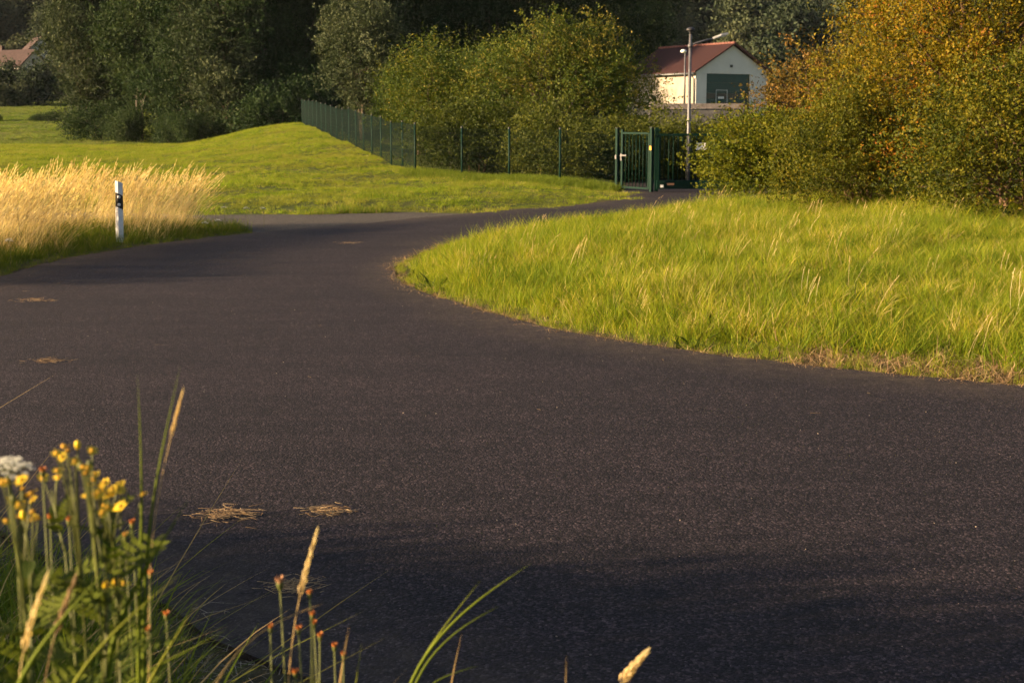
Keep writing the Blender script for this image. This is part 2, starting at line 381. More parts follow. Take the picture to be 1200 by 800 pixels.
def sheet(name, poly, z, mat, edge_dist=0.9, thick=0.03):
    bm = bmesh.new()
    vs = [bm.verts.new((p[0], p[1], z)) for p in poly]
    es = [bm.edges.new((vs[i], vs[(i+1) % len(vs)])) for i in range(len(vs))]
    bmesh.ops.triangle_fill(bm, use_beauty=True, edges=es)
    # inner points so the edge dust can fade
    for it in range(3):
        long = [e for e in bm.edges if e.calc_length() > 1.1 and not e.is_boundary and -12 < e.verts[0].co.x < 14 and e.verts[0].co.y < 45]
        if not long: break
        bmesh.ops.subdivide_edges(bm, edges=long, cuts=1 if it else 3)
        bmesh.ops.triangulate(bm, faces=bm.faces[:])
    b = [e for e in bm.edges if e.is_boundary]
    r = bmesh.ops.extrude_edge_only(bm, edges=b)
    for v in [g for g in r['geom'] if isinstance(g, bmesh.types.BMVert)]: v.co.z -= thick
    bmesh.ops.recalc_face_normals(bm, faces=bm.faces[:])
    me = bpy.data.meshes.new(name); bm.to_mesh(me); bm.free()
    co = np.empty(len(me.vertices)*3, np.float32); me.vertices.foreach_get('co', co); co = co.reshape(-1, 3)
    d = dist_line(co[:, :2].astype(float), poly, True)
    a = me.attributes.new('edge', 'FLOAT', 'POINT'); a.data.foreach_set('value', (1-sm(0.0, edge_dist, d)).astype(np.float32))
    me.materials.append(mat)
    if sum(p.normal.z for p in me.polygons) < 0: me.flip_normals()
    return link(name, me)
road = sheet('road', ROAD, 0.022, M['asphalt'], 0.55); props(road, kind='structure', label='dark asphalt road curving left of the grass island to the gate')
gravel = sheet('gravel_track', GRAVEL, 0.012, M['gravel'], 0.5, 0.02); props(gravel, kind='structure', label='dark gravel track branching off behind the dry grass')

# ------------------------------------------------------------------ hall
hall = empty('maintenance_hall', (14.0, 110.0, 2.1), R(30), 'white rendered hall with dark red gable roof and green sectional door', 'building')
W, Lh, EH, RH = 6.95, 9.3, 3.55, 5.55
def wall_quad(pts, name, holes=None):
    m = MB(); m.prism(pts, (0, 0, 0)); return m
m = MB()   # front gable with the door opening, 0.25 thick
D0, D1, DH = 1.02, 5.28, 3.36
fr = [[(0,0,-1),(D0,0,-1),(D0,0,EH),(0,0,EH)], [(D1,0,-1),(W,0,-1),(W,0,EH),(D1,0,EH)], [(D0,0,DH),(D1,0,DH),(D1,0,EH),(D0,0,EH)], [(0,0,EH),(W,0,EH),(W/2,0,RH)]]
for q in fr: m.prism(q, (0, 0.25, 0))
m.build('gable_wall', M['render'], hall)
m = MB(); m.box((0.125, Lh/2+0.125, (EH-1)/2), (0.25, Lh-0.25, EH+1)); m.build('side_wall', M['cream'], hall)
m = MB(); m.box((W-0.125, Lh/2+0.125, (EH-1)/2), (0.25, Lh-0.25, EH+1)); m.build('side_wall', M['cream'], hall)
m = MB(); m.prism([(0.25,Lh,-1),(W-0.25,Lh,-1),(W-0.25,Lh,EH),(W/2,Lh,RH-0.14),(0.25,Lh,EH)], (0, -0.25, 0)); m.build('rear_wall', M['render'], hall)
roof = MB(); ov = 0.38; sl = (RH-EH)/(W/2)
for s in (0, 1):
    xs = (-ov, W/2) if s == 0 else (W+ov, W/2)
    a = (xs[0], -0.3, EH-sl*ov+0.03); b = (xs[1], -0.3, RH+0.03)
    roof.prism([a, b, (b[0], b[1], b[2]+0.13), (a[0], a[1], a[2]+0.13)], (0, Lh+0.6, 0))
ro = roof.build('roof', M['roof'], hall)
m = MB()
for k in range(26):
    y0 = -0.3+k*(Lh+0.6)/26
    m.tube([(W/2, y0, RH+0.15), (W/2, y0+(Lh+0.6)/26+0.02, RH+0.17)], [0.10, 0.115], 8)
m.build('ridge_tiles', flat('ridge_tile', (0.14, 0.055, 0.045), 0.8), ro)
m = MB()
for s in (-1, 1):
    p0 = Vector((W/2+s*(W/2+ov), -0.34, EH-sl*ov+0.06)); p1 = Vector((W/2, -0.34, RH+0.06))
    m.prism([p0, p1, p1+Vector((0,0,0.14)), p0+Vector((0,0,0.14))], (0, 0.036, 0))
m.build('verge_board', M['wood_trim'], ro)
m = MB(); m.tube([(-ov-0.06, -0.3, EH-sl*ov), (-ov-0.06, Lh+0.3, EH-sl*ov)], 0.075, 8); m.build('gutter', M['zinc'], hall)
m = MB(); m.tube([(-ov-0.06, 0.12, EH-0.28), (-0.10, 0.12, EH-0.6), (-0.07, 0.12, -0.9)], 0.055, 8); m.build('downpipe', M['zinc'], hall)
door = empty('sectional_door', (0, 0, 0)); door.parent = hall
ph = DH/5
for k in range(5):
    m = MB(); z0 = k*ph
    y = 0.16
    if k in (2, 1):
        m.box(((D0+D1)/2, y, z0+0.06), (D1-D0, 0.05, 0.11)); m.box(((D0+D1)/2, y, z0+ph-0.06), (D1-D0, 0.05, 0.11))
        for j in range(5): m.box((D0+0.05+j*(D1-D0-0.1)/4, y, z0+ph/2), (0.09, 0.05, ph-0.24))
    else: m.box(((D0+D1)/2, y, z0+ph/2), (D1-D0, 0.05, ph-0.012))
    sec = m.build('door_section', M['door'], door)
    if k in (2, 1):
        for j in range(4):
            g = MB(); x0 = D0+0.05+j*(D1-D0-0.1)/4; g.box((x0+(D1-D0-0.1)/8, y+0.005, z0+ph/2), ((D1-D0-0.1)/4-0.09, 0.012, ph-0.24)); g.build('pane', M['glass'], sec)
m = MB(); x0, x1 = 2.05, 3.12
for a, b in (((x0,0),(x0,2.1)), ((x1,0),(x1,2.1))): m.box((a[0], 0.118, 1.05), (0.05, 0.03, 2.1))
m.box(((x0+x1)/2, 0.118, 2.12), (x1-x0+0.05, 0.03, 0.05)); m.build('wicket_frame', M['lamp_grey'], door)
for k in range(3):
    m = MB(); m.box((2.32+k*0.2, 0.112, 1.55), (0.15, 0.02, 0.16)); m.build('notice', M['white'], door)
m = MB(); m.box((W/2-0.1, -0.01, 3.95), (0.26, 0.03, 0.2)); m.build('vent', M['black'], hall)

# ------------------------------------------------------------------ basin wall
bw = empty('basin_wall', (8.0, 84.0, 0.0), 0, 'grey concrete basin wall with pale coping in front of the white hall', 'wall')
m = MB(); m.box((2.75, 0, 1.2), (5.5, 0.3, 2.8)); m.box((5.35, 2.5, 1.2), (0.3, 4.7, 2.8)); m.build('wall', M['concrete'], bw)
for k in range(5):
    m = MB(); m.box((0.55+k*1.1, 0, 2.76), (1.09, 0.44, 0.30)); m.build('coping_stone', M['coping'], bw)

# ------------------------------------------------------------------ lamps
lamp = empty('street_lamp', (5.53, 45.0, hz(5.53, 45)), 0, 'tall galvanised lamp post with side arm and dark hood behind the gate', 'street lamp')
m = MB(); m.tube([(0,0,-0.1),(0,0,1.2),(0,0,4.6)], [0.066, 0.058, 0.044], 12); m.build('pole', M['galv'], lamp)
m = MB(); m.tube([(0,0,4.2),(0,0,4.3)], 0.075, 12); m.build('collar', M['galv'], lamp)
m = MB(); m.tube([(0.0,0,4.26),(0.15,0,4.33),(0.80,0,4.50)], [0.032, 0.03, 0.026], 8); arm = m.build('arm', M['galv'], lamp)
m = MB(); m.prism([(0.70,-0.05,4.455),(0.95,-0.10,4.555),(1.17,-0.06,4.60),(1.17,0.06,4.60),(0.95,0.10,4.555),(0.70,0.05,4.455)], (-0.012, 0, 0.06)); hd = m.build('lamp_head', M['lamp_grey'], lamp)
m = MB(); m.prism([(0.80,-0.05,4.487),(1.10,-0.05,4.575),(1.10,0.05,4.575),(0.80,0.05,4.487)], (0.005, 0, -0.012)); m.build('lens', M['lamp_glass'], hd)
m = MB(); m.lathe((0,0,4.6), [(0.03,0),(0.045,0.06),(0.05,0.09),(0.14,0.115),(0.145,0.14),(0.11,0.19),(0.04,0.215),(0.001,0.22)], 18); m.build('hood', M['dark_cap'], lamp)
l2 = empty('street_lamp', (11.95, 100.0, hz(11.95, 100)), 0, 'slim far lamp post with pale head before the cream side wall', 'street lamp')
zt = 6.55-hz(11.95, 100)
m = MB(); m.tube([(0,0,-0.1),(0,0,zt)], [0.085, 0.06], 10); m.build('pole', M['galv'], l2)
m = MB(); m.lathe((-0.12,0,zt), [(0.06,-0.03),(0.20,0.02),(0.22,0.10),(0.15,0.19),(0.001,0.21)], 14); m.build('lamp_head', M['lamp_glass'], l2)

# ------------------------------------------------------------------ fence
def fence_run(A, B, n, hgt, label, first=True, last=True):
    A = np.array(A); B = np.array(B); pts = [A+(B-A)*i/n for i in range(n+1)]
    zs = [hz(*p) for p in pts]
    root = empty('mesh_fence', (A[0], A[1], zs[0]), 0, label, 'fence')
    pm = MB(); pm.tube([(0,0,-0.3),(0,0,hgt+0.05)], 0.032, 8); pmesh = pm.mesh('post', M['green'])
    cm = MB(); cm.lathe((0,0,hgt+0.05), [(0.037,-0.03),(0.037,0.01),(0.02,0.025),(0.001,0.028)], 8); cmesh = cm.mesh('post_cap', M['black'])
    for i, p in enumerate(pts):
        if (i == 0 and not first) or (i == n and not last): continue
        o = link('post', pmesh, None, root); o.location = (p[0]-A[0], p[1]-A[1], zs[i]-zs[0])
        c = link('post_cap', cmesh, None, o)
    for i in range(n):
        a = Vector((*(pts[i]-A), zs[i]-zs[0])); b = Vector((*(pts[i+1]-A), zs[i+1]-zs[0]))
        d = b-a; m = MB(); L = (b-a).length; k = int(L/0.06)
        hor = Vector((d.x, d.y, 0)).normalized(); nrm = Vector((-hor.y, hor.x, 0))
        def bar(p, q, r):
            t = (q-p).normalized(); w = t.cross(nrm)*r; nn = nrm*r
            m.add([p+w, p-nn*0.5-w*0.5, p+nn-w*0.5, q+w, q-nn*0.5-w*0.5, q+nn-w*0.5], [(0,1,4,3),(1,2,5,4),(2,0,3,5)])
        for j in range(1, k):
            p = a+d*(j/k); bar(p+Vector((0,0,0.06)), p+Vector((0,0,hgt)), 0.0038)
        for j in range(9):
            z = 0.06+(hgt-0.08)*j/8; bar(a+Vector((0,0,z))+nrm*0.008, b+Vector((0,0,z))+nrm*0.008, 0.0030)
        m.build('mesh_panel', M['wire'], root)
    return root
fence_run(FA, FB, 17, 1.58, 'green wire mesh fence climbing the mound')
fence_run(FA+np.array((0.09, -0.06)), (2.92, 40.66), 4, 1.55, 'green wire mesh fence between mound corner and gate', first=False, last=False)

# ------------------------------------------------------------------ gate
def posts(m, x, y, z1, s=0.09, rz=0): m.box((x, y, z1/2-0.1), (s, s, z1+0.2), rz)
A2 = Vector((2.98, 40.6, 0)); B2 = Vector((3.84, 39.45, 0)); rz = math.atan2(B2.y-A2.y, B2.x-A2.x)
ped = empty('pedestrian_gate', A2, rz, 'narrow green bar gate between two posts beside the sliding gate', 'gate'); Lg = (B2-A2).length
for x, h in ((0, 1.75), (Lg, 1.77)):
    m = MB(); m.box((x, 0, h/2-0.1), (0.085, 0.085, h+0.2)); po = m.build('post', M['green'], ped)
    m = MB(); m.box((x, 0, h+0.012), (0.10, 0.10, 0.02)); m.build('post_cap', M['black'], po)
m = MB(); m.box((0.22, 0, 0.86), (0.07, 0.06, 1.72)); m.box((Lg-0.10, 0, 0.86), (0.05, 0.05, 1.52))
m.box((Lg/2+0.06, 0, 1.62), (Lg-0.36, 0.05, 0.05)); m.box((Lg/2+0.06, 0, 0.11), (Lg-0.36, 0.05, 0.05)); m.build('leaf_frame', M['green'], ped)
for j in range(7):
    x = 0.36+j*(Lg-0.56)/6; m = MB(); m.tube([(x, 0, 0.12), (x, 0, 1.61)], 0.012, 6); m.build('bar', M['green'], ped)
m = MB(); m.box((0.22, -0.045, 0.95), (0.05, 0.02, 0.2)); m.box((0.34, -0.075, 1.0), (0.26, 0.025, 0.04)); m.build('handle', M['steel'], ped)
m = MB(); m.box((0, -0.055, 0.95), (0.06, 0.02, 0.12)); m.build('lock', M['steel'], ped)
m = MB(); m.box((Lg-0.005, -0.046, 1.22), (0.075, 0.006, 0.11)); m.build('yellow_sticker', M['yellow'], ped)
sl_ = empty('sliding_gate', (4.02, 39.72, 0), R(2), 'wide green sliding gate with heavy bottom beam, half hidden by bush', 'gate'); LS = 5.2
m = MB(); m.box((0, 0.10, 0.80), (0.10, 0.08, 1.96)); m.box((-0.0, -0.02, 1.70), (0.16, 0.16, 0.05)); m.build('guide_post', M['green'], sl_)
m = MB(); m.box((LS/2, 0, 0.21), (LS, 0.12, 0.235)); m.build('bottom_beam', M['green'], sl_)
m = MB(); m.box((LS/2, 0, 1.58), (LS, 0.06, 0.06)); m.build('top_rail', M['green'], sl_)
for x in (0.07, LS/2, LS-0.05):
    m = MB(); m.box((x, 0, 0.94), (0.06, 0.058, 1.22)); m.build('upright', M['green'], sl_)
k = 40
bm_ = MB(); bm_.tube([(0,0,0.328),(0,0,1.55)], 0.0125, 6); bme = bm_.mesh('bar', M['green'])
for j in range(1, k):
    x = 0.07+j*(LS-0.12)/k
    if abs(x-LS/2) < 0.05: continue
    o = link('bar', bme, None, sl_); o.location = (x, 0, 0)
m = MB(); m.box((0.14, -0.064, 0.17), (0.09, 0.005, 0.07)); m.build('maker_plate', M['white'], sl_)
m = MB(); m.box((0.38, -0.064, 0.225), (0.20, 0.005, 0.055)); m.build('orange_label', M['orange'], sl_)
m = MB(); m.box((1.22, -0.035, 1.26), (0.30, 0.008, 0.19)); m.build('white_sign', M['white'], sl_)

# ------------------------------------------------------------------ delineator post
px, py = -6.42, 23.24
dl = empty('delineator_post', (px, py, hz(px, py)-0.02), R(16), 'white roadside delineator post with black band and two round reflectors', 'post')
dl.rotation_euler = (0, R(1.5), R(34))
w2, t2 = 0.062, 0.05
def prof(z0, z1, sl0, sl1, g=0.0):
    """post section between slanted cuts; front is a shallow triangle like the real moulding"""
    ol = [(-w2-g, -0.02-g), (-w2*0.5, -t2-g), (w2*0.5, -t2-g), (w2+g, -0.02-g), (w2*0.7, t2+g), (-w2*0.7, t2+g)]
    mm = MB(); a = [(x, y, z0-sl0*x) for x, y in ol]; b = [(x, y, z1-sl1*x) for x, y in ol]
    mm.add(a+b, [tuple(reversed(range(6))), tuple(range(6, 12))]+[(i, (i+1) % 6, 6+(i+1) % 6, 6+i) for i in range(6)])
    return mm
prof(-0.2, 0.575, 0, 0.52).build('lower_body', M['plastic'], dl)
prof(0.575, 0.80, 0.52, 0.52, 0.001).build('black_band', M['black'], dl)
prof(0.80, 1.0, 0.52, 0.35).build('upper_body', M['plastic'], dl)
for z in (0.755, 0.63):
    m = MB(); n_ = 16
    for (r0, r1, yy) in ((0.0, 0.027, -t2-0.008),):
        V = [(-0.016+r1*math.cos(2*math.pi*k/n_), -t2-0.001, z+r1*math.sin(2*math.pi*k/n_)) for k in range(n_)]
        V2 = [(-0.016+r1*0.85*math.cos(2*math.pi*k/n_), yy, z+r1*0.85*math.sin(2*math.pi*k/n_)) for k in range(n_)]
        m.add(V+V2+[(-0.016, yy-0.002, z)], [(k, (k+1) % n_, n_+(k+1) % n_, n_+k) for k in range(n_)]+[(n_+k, n_+(k+1) % n_, 2*n_) for k in range(n_)])
    rf = m.build('reflector', M['reflector'], dl)
    m = MB(); m.lathe((0,0,0), [(0.0035,0),(0.0035,0.004),(0.0001,0.004)], 8); sc_ = m.build('screw', M['zinc'], rf)
    sc_.location = (-0.016, -t2-0.010, z); sc_.rotation_euler = (R(90), 0, 0)
q = at(276, 166, 104.0)
m = MB(); m.tube([(0,0,-0.3),(0,0,0.55)], 0.035, 6); st = m.build('marker_stake', M['white'], None)
st.location = (q[0], q[1], hz(q[0], q[1])+0.25); props(st, 'thin white marker stake among dark trunks behind the mound', 'stake')
st.location.z = hz(q[0], q[1])

# ------------------------------------------------------------------ far houses
def far_house(px_, v_eave, depth, w, l, eh, rh, rot, label):
    q = at(px_, v_eave, depth); base = hz(q[0], q[1])
    h = empty('village_house', (q[0], q[1], base), rot, label, 'house'); E_ = q[2]-base
    m = MB(); m.prism([(-l/2,-w/2,-3),(-l/2,w/2,-3),(-l/2,w/2,E_),(-l/2,0,E_+rh),(-l/2,-w/2,E_)], (l, 0, 0)); m.build('wall', M['render'], h)
    m = MB()
    for s in (-1, 1): m.prism([(-l/2-0.4, s*(w/2+0.4), E_-0.25), (-l/2-0.4, 0, E_+rh+0.1), (-l/2-0.4, 0, E_+rh+0.35), (-l/2-0.4, s*(w/2+0.4), E_)], (l+0.8, 0, 0))
    r = m.build('roof', M['roof_far'], h)
    m = MB(); m.box((-l*0.25, 0.5, E_+rh+0.4), (0.6, 0.6, 1.5)); m.build('chimney', M['roof_far'], r)
    for zz, yy in ((E_+rh*0.3, -0.3), (E_-1.8, -w/4), (E_-1.8, w/4)):
        m = MB(); m.box((l/2+0.02, yy, zz), (0.06, 0.9, 1.2)); wd = m.build('window', M['white'], h)
        m = MB(); m.box((l/2+0.055, yy, zz), (0.02, 0.7, 1.0)); m.build('pane', M['glass'], wd)
    return h
far_house(14, 78, 255, 6.5, 11, 6, 2.5, R(-28), 'far house with long brown roof and white gable below the woods')
far_house(45, 62, 262, 5, 6, 6, 2.4, R(-60), 'small far house with red roof edge half buried in trees')

# ------------------------------------------------------------------ trees and bushes
def unit(a): return a/np.maximum(np.linalg.norm(a, axis=-1, keepdims=True), 1e-9)
def leaves(P, A, size, width, tint, rng, droop=0.0):
    n = len(P); side = unit(np.cross(A, rng.normal(size=(n, 3))))
    nrm = np.cross(A, side); s = size[:, None]
    v0 = P; v1 = P+A*s*0.45+side*s*width+nrm*s*0.08; v2 = P+A*s-nrm*s*0.10; v3 = P+A*s*0.45-side*s*width+nrm*s*0.08
    V = np.stack([v0, v1, v2, v3], 1).reshape(-1, 3); Q = np.arange(4*n).reshape(n, 4)
    return V, Q, np.repeat(tint, 4)
def crown_mesh(name, seed, lobes, n_clump, sprigs, k, slen, leaf, mat, clump_r=0.35, up=0.3, out=0.8, shell=0.33, bump=0.22, width=0.28, shoots=0, shoot_len=0.8, low=-0.75):
    rng = np.random.default_rng(seed); lobes = np.array(lobes, float)
    wgt = lobes[:, 3]*lobes[:, 5]; wgt = wgt/wgt.sum()
    li = rng.choice(len(lobes), n_clump, p=wgt); L = lobes[li]
    d = unit(rng.normal(size=(n_clump*3, 3))); d = d[d[:, 2] > low][:n_clump]
    ph = rng.uniform(0, 6.28, 6)
    b = 1+bump*(np.sin(d[:, 0]*5+ph[0]+li)*np.sin(d[:, 2]*6+ph[1]+li*2)+0.6*np.sin(d[:, 1]*9+ph[2])*np.sin(d[:, 2]*11+ph[3]))
    r = rng.random(n_clump)**shell*b
    cen = L[:, :3]+d*r[:, None]*L[:, 3:6]
    ct = rng.normal(0, 0.19, n_clump)
    # sprigs
    ci = np.repeat(np.arange(n_clump), sprigs); ns = len(ci)
    o = cen[ci]+rng.normal(size=(ns, 3))*clump_r*np.array((1, 1, 0.7))
    dr = unit(out*d[ci]+np.array((0, 0, up))+rng.normal(size=(ns, 3))*0.65)
    ln = slen*rng.uniform(0.5, 1.3, ns); tn = ct[ci]+rng.normal(0, 0.07, ns)
    if shoots:
        si = rng.choice(len(lobes), shoots, p=wgt); sd = unit(rng.normal(size=(shoots*4, 3))); sd = sd[sd[:, 2] > 0.15][:shoots]; si = si[:len(sd)]
        so = lobes[si, :3]+sd*0.93*lobes[si, 3:6]
        o = np.concatenate([o, so]); dr = np.concatenate([dr, unit(sd*0.55+np.array((0, 0, 0.75))+rng.normal(size=sd.shape)*0.22)])
        ln = np.concatenate([ln, shoot_len*rng.uniform(0.5, 1.3, len(sd))]); tn = np.concatenate([tn, rng.normal(0.12, 0.1, len(sd))])
    ns = len(o); t = np.linspace(0.1, 1, k)
    Pp = o[:, None, :]+dr[:, None, :]*(ln[:, None]*t)[:, :, None]
    Pp = Pp+rng.normal(size=Pp.shape)*leaf*0.45
    Pp[:, :, 2] -= (ln[:, None]*t*t)*0.12
    A = unit(dr[:, None, :]*0.6+rng.normal(size=Pp.shape)*0.75)
    Pp = Pp.reshape(-1, 3); A = A.reshape(-1, 3); n = len(Pp)
    tint = np.clip(0.5+np.repeat(tn, k)+rng.normal(0, 0.13, n), 0, 1)
    keep = Pp[:, 2] > 0.02
    Pp, A, tint = Pp[keep], A[keep], tint[keep]; n = len(Pp)
    V, Q, T = leaves(Pp, A, leaf*rng.uniform(0.6, 1.35, n), width, tint, rng)
    return np_mesh(name, V, Q, {'tint': T}, mat), cen
def trunk_mesh(name, seed, base_r, hgt, targets, mat, stems=1, lean=0.15, spread=0.15, limb_r=0.35):
    rng = random.Random(seed); m = MB(); tops = []
    for s in range(stems):
        a = rng.uniform(0, 6.28); bx, by = (spread*math.cos(a), spread*math.sin(a)) if stems > 1 else (0, 0)
        pts = [(bx, by, -0.15)]; lx, ly = rng.uniform(-lean, lean), rng.uniform(-lean, lean)
        for i in range(1, 6):
            f = i/5; pts.append((bx+lx*f*hgt+rng.uniform(-.03, .03)*hgt*0.3, by+ly*f*hgt+rng.uniform(-.03, .03)*hgt*0.3, hgt*f))
        m.tube(pts, [base_r*(1-0.16*i) for i in range(6)], 7); tops.append(pts)
    for t in targets:
        pts = rng.choice(tops); zmax = min(t[2]*0.75, hgt)
        i = min(range(len(pts)), key=lambda j: abs(pts[j][2]-zmax*rng.uniform(0.5, 1)))
        i = max(1, i); a = Vector(pts[i]); b = Vector(t); mid = a.lerp(b, 0.5)+Vector((rng.uniform(-.1, .1), rng.uniform(-.1, .1), 0.1))*(b-a).length
        m.tube([a, mid, b], [base_r*limb_r, base_r*limb_r*0.6, base_r*0.08], 5, cap=False)
    return m.mesh(name, mat)
def tree(name, loc, crown, trunk, label, cat, group=None, rot=0.0, sc=(1, 1, 1)):
    r = empty(name, loc, rot, label, cat, group); r.scale = sc
    c = link('crown', crown, None, r); t = link('trunk', trunk, None, r)
    return r
def some(rng, cen, n):
    idx = np.random.default_rng(rng).choice(len(cen), min(n, len(cen)), replace=False); return [tuple(c) for c in cen[idx]]

# -- right-hand cluster
cm_, ce = crown_mesh('crown', 21, [(0,0,3.2,2.6,2.3,2.7), (-1.2,-0.5,2.2,1.7,1.6,2.1), (1.9,-0.3,2.6,2.0,1.9,2.5), (0.2,0,5.2,2.0,1.9,1.7), (-0.9,0.2,4.3,1.6,1.5,1.7), (2.6,0.4,4.3,1.9,1.8,2.0)], 410, 29, 11, 0.40, 0.057, M['leaf_gold'], 0.30, shoots=160, shoot_len=0.7, shell=0.24, bump=0.30, width=0.30)
tree('hawthorn_tree', (9.3, 29.3, hz(9.3, 29.3)), cm_, trunk_mesh('trunk', 5, 0.13, 3.6, some(1, ce, 60), M['twig'], 4, 0.22, 0.3), 'large golden olive leaved tree at right, tallest by the grass island', 'tree')
cm_, ce = crown_mesh('crown', 22, [(0,0,0.95,1.35,1.2,1.25), (-0.5,-0.2,1.3,1.0,0.9,0.95), (0.7,0.1,1.25,1.1,1.0,1.05)], 200, 14, 11, 0.36, 0.072, M['leaf_green'], 0.25, bump=0.30, shoots=110, shoot_len=0.55, width=0.30)
tree('bush', (5.95, 33.2, hz(5.95, 33.2)), cm_, trunk_mesh('trunk', 6, 0.05, 1.2, some(2, ce, 30), M['twig'], 5, 0.3, 0.2), 'yellow green bush overlapping the right part of the sliding gate', 'bush', sc=(1, 1, 0.85))
cm_, ce = crown_mesh('crown', 23, [(0,0,1.9,1.5,1.3,1.7), (-0.7,0.1,2.3,0.9,0.9,0.8), (0.8,0,2.5,1.2,1.1,1.2)], 190, 7, 12, 0.55, 0.07, M['leaf_brown'], 0.30, shoots=90, shoot_len=0.85, out=1.0, shell=0.25)
tree('bush', (7.7, 35.0, hz(7.7, 35)), cm_, trunk_mesh('trunk', 7, 0.06, 2.2, some(3, ce, 50), M['twig'], 5, 0.28, 0.25), 'loose brownish bush with arching sprays in front of the hall', 'bush')
cm_, ce = crown_mesh('crown', 24, [(0,0,1.5,1.8,1.5,1.7), (-1.3,-0.2,0.95,1.2,1.1,1.15), (1.5,-0.2,1.2,1.6,1.4,1.5)], 175, 28, 11, 0.40, 0.058, M['leaf_olive'], 0.28, shoots=90, bump=0.30, shoot_len=0.6, width=0.32)
tk = trunk_mesh('trunk', 8, 0.06, 1.7, some(4, ce, 45), M['twig'], 6, 0.35, 0.3)
tree('bush', (9.3, 26.2, hz(9.3, 26.2)), cm_, tk, 'broad low golden bush in front of the tallest right tree', 'bush')
tree('bush', (12.9, 24.4, hz(12.9, 24.4)), cm_, tk, 'low golden bush cut off by the right edge of the photo', 'bush', rot=2.2, sc=(1.1, 1.1, 1.25))
tree('bush', (7.2, 29.6, hz(7.2, 29.6)), cm_, tk, 'dark based bush between yellow green bush and tallest right tree', 'bush', rot=4.0, sc=(0.72, 0.72, 0.85))

# -- hedge behind the fence
hA, ceA = crown_mesh('crown', 31, [(0,0,2.5,2.6,2.0,2.4), (-1.8,-0.2,2.2,1.6,1.5,2.0), (1.7,0,2.4,1.9,1.6,2.1), (0.5,0.1,4.0,1.8,1.4,1.2)], 240, 20, 10, 0.5, 0.085, M['leaf_hedge'], 0.36, bump=0.30, shoots=150, shoot_len=0.95, up=0.15)
tA = trunk_mesh('trunk', 9, 0.09, 2.8, some(5, ceA, 40), M['bark'], 5, 0.25, 0.3)
hB, ceB = crown_mesh('crown', 32, [(0,0,2.3,2.0,1.7,2.2), (-1.1,0.1,2.9,1.2,1.2,1.5), (1.1,-0.2,2.1,1.4,1.3,1.9)], 200, 18, 10, 0.5, 0.082, M['leaf_hedge'], 0.34, bump=0.30, shoots=150, shoot_len=0.85)
tB = trunk_mesh('trunk', 10, 0.08, 2.4, some(6, ceB, 35), M['bark'], 4, 0.25, 0.25)
hC, ceC = crown_mesh('crown', 33, [(0,0,1.1,1.7,1.3,1.2), (-1.1,0,0.9,1.1,1.0,1.0), (1.1,-0.1,1.0,1.2,1.0,1.1)], 150, 16, 10, 0.5, 0.09, leafmat('leaf_weedy', [(0.0, (0.022, 0.036, 0.006)), (0.6, (0.050, 0.066, 0.010)), (1, (0.11, 0.12, 0.018))], 0.35, 1.2), 0.3, shoots=120, shoot_len=0.8)
tC = trunk_mesh('trunk', 11, 0.04, 1.2, some(7, ceC, 25), M['twig'], 6, 0.35, 0.25)
HB = 'bushes behind the green fence'
tree('bush', (1.7, 52.5, hz(1.7, 52.5)), hA, tA, 'broadest tall bush behind the fence, with golden sunlit top beside the hall', 'bush', HB)
tree('bush', (-2.4, 55.0, hz(-2.4, 55)), hB, tB, 'upright bush behind the fence corner with pointed yellowish shoots', 'bush', HB)
tree('bush', (-0.9, 59.5, hz(-0.9, 59.5)), hB, tB, 'bush between the broadest hedge bush and the fence corner, set further back', 'bush', HB, 2.5, (1.1, 1.1, 1.08))
tree('bush', (-3.9, 61.5, hz(-3.9, 61.5)), hB, tB, 'bush growing against the middle of the climbing fence', 'bush', HB, 4.1, (0.85, 0.85, 0.88))
tree('bush', (-1.2, 49.6, hz(-1.2, 49.6)), hC, tC, 'low leafy bush just behind the fence corner post', 'bush', HB, 0.6, (1.05, 1.0, 1.0))
tree('bush', (1.0, 47.6, hz(1, 47.6)), hC, tC, 'low leafy bush behind the third front fence post', 'bush', HB, 2.0, (1.1, 1.0, 0.95))
tree('bush', (3.4, 46.6, hz(3.4, 46.6)), hC, tC, 'low leafy bush directly behind the pedestrian gate', 'bush', HB, 3.9, (1.1, 1.0, 0.8))
tree('bush', (5.6, 49.5, hz(5.6, 49.5)), hC, tC, 'dark green bush behind the sliding gate at the lamp post', 'bush', HB, 5.2, (1.2, 1.0, 0.85))
tree('bush', (8.3, 52.0, hz(8.3, 52)), hC, tC, 'bush right of the lamp post below the concrete wall', 'bush', HB, 1.1, (1.3, 1.0, 0.8))
hD, ceD = crown_mesh('crown', 34, [(0,0,4.2,1.9,1.8,2.4), (0.4,0,2.6,1.5,1.4,1.8), (-0.4,0.1,5.0,1.4,1.3,1.4)], 420, 9, 10, 0.45, 0.11, M['leaf_grey'], 0.34, shoots=140, shoot_len=0.6)
tree('willow_tree', (-7.7, 76.0, hz(-7.7, 76)), hD, trunk_mesh('trunk', 12, 0.12, 4.0, some(8, ceD, 30), M['bark'], 2, 0.12, 0.2), 'rounded grey green willow standing above the climbing fence', 'tree', sc=(1.1, 1.1, 1.1))

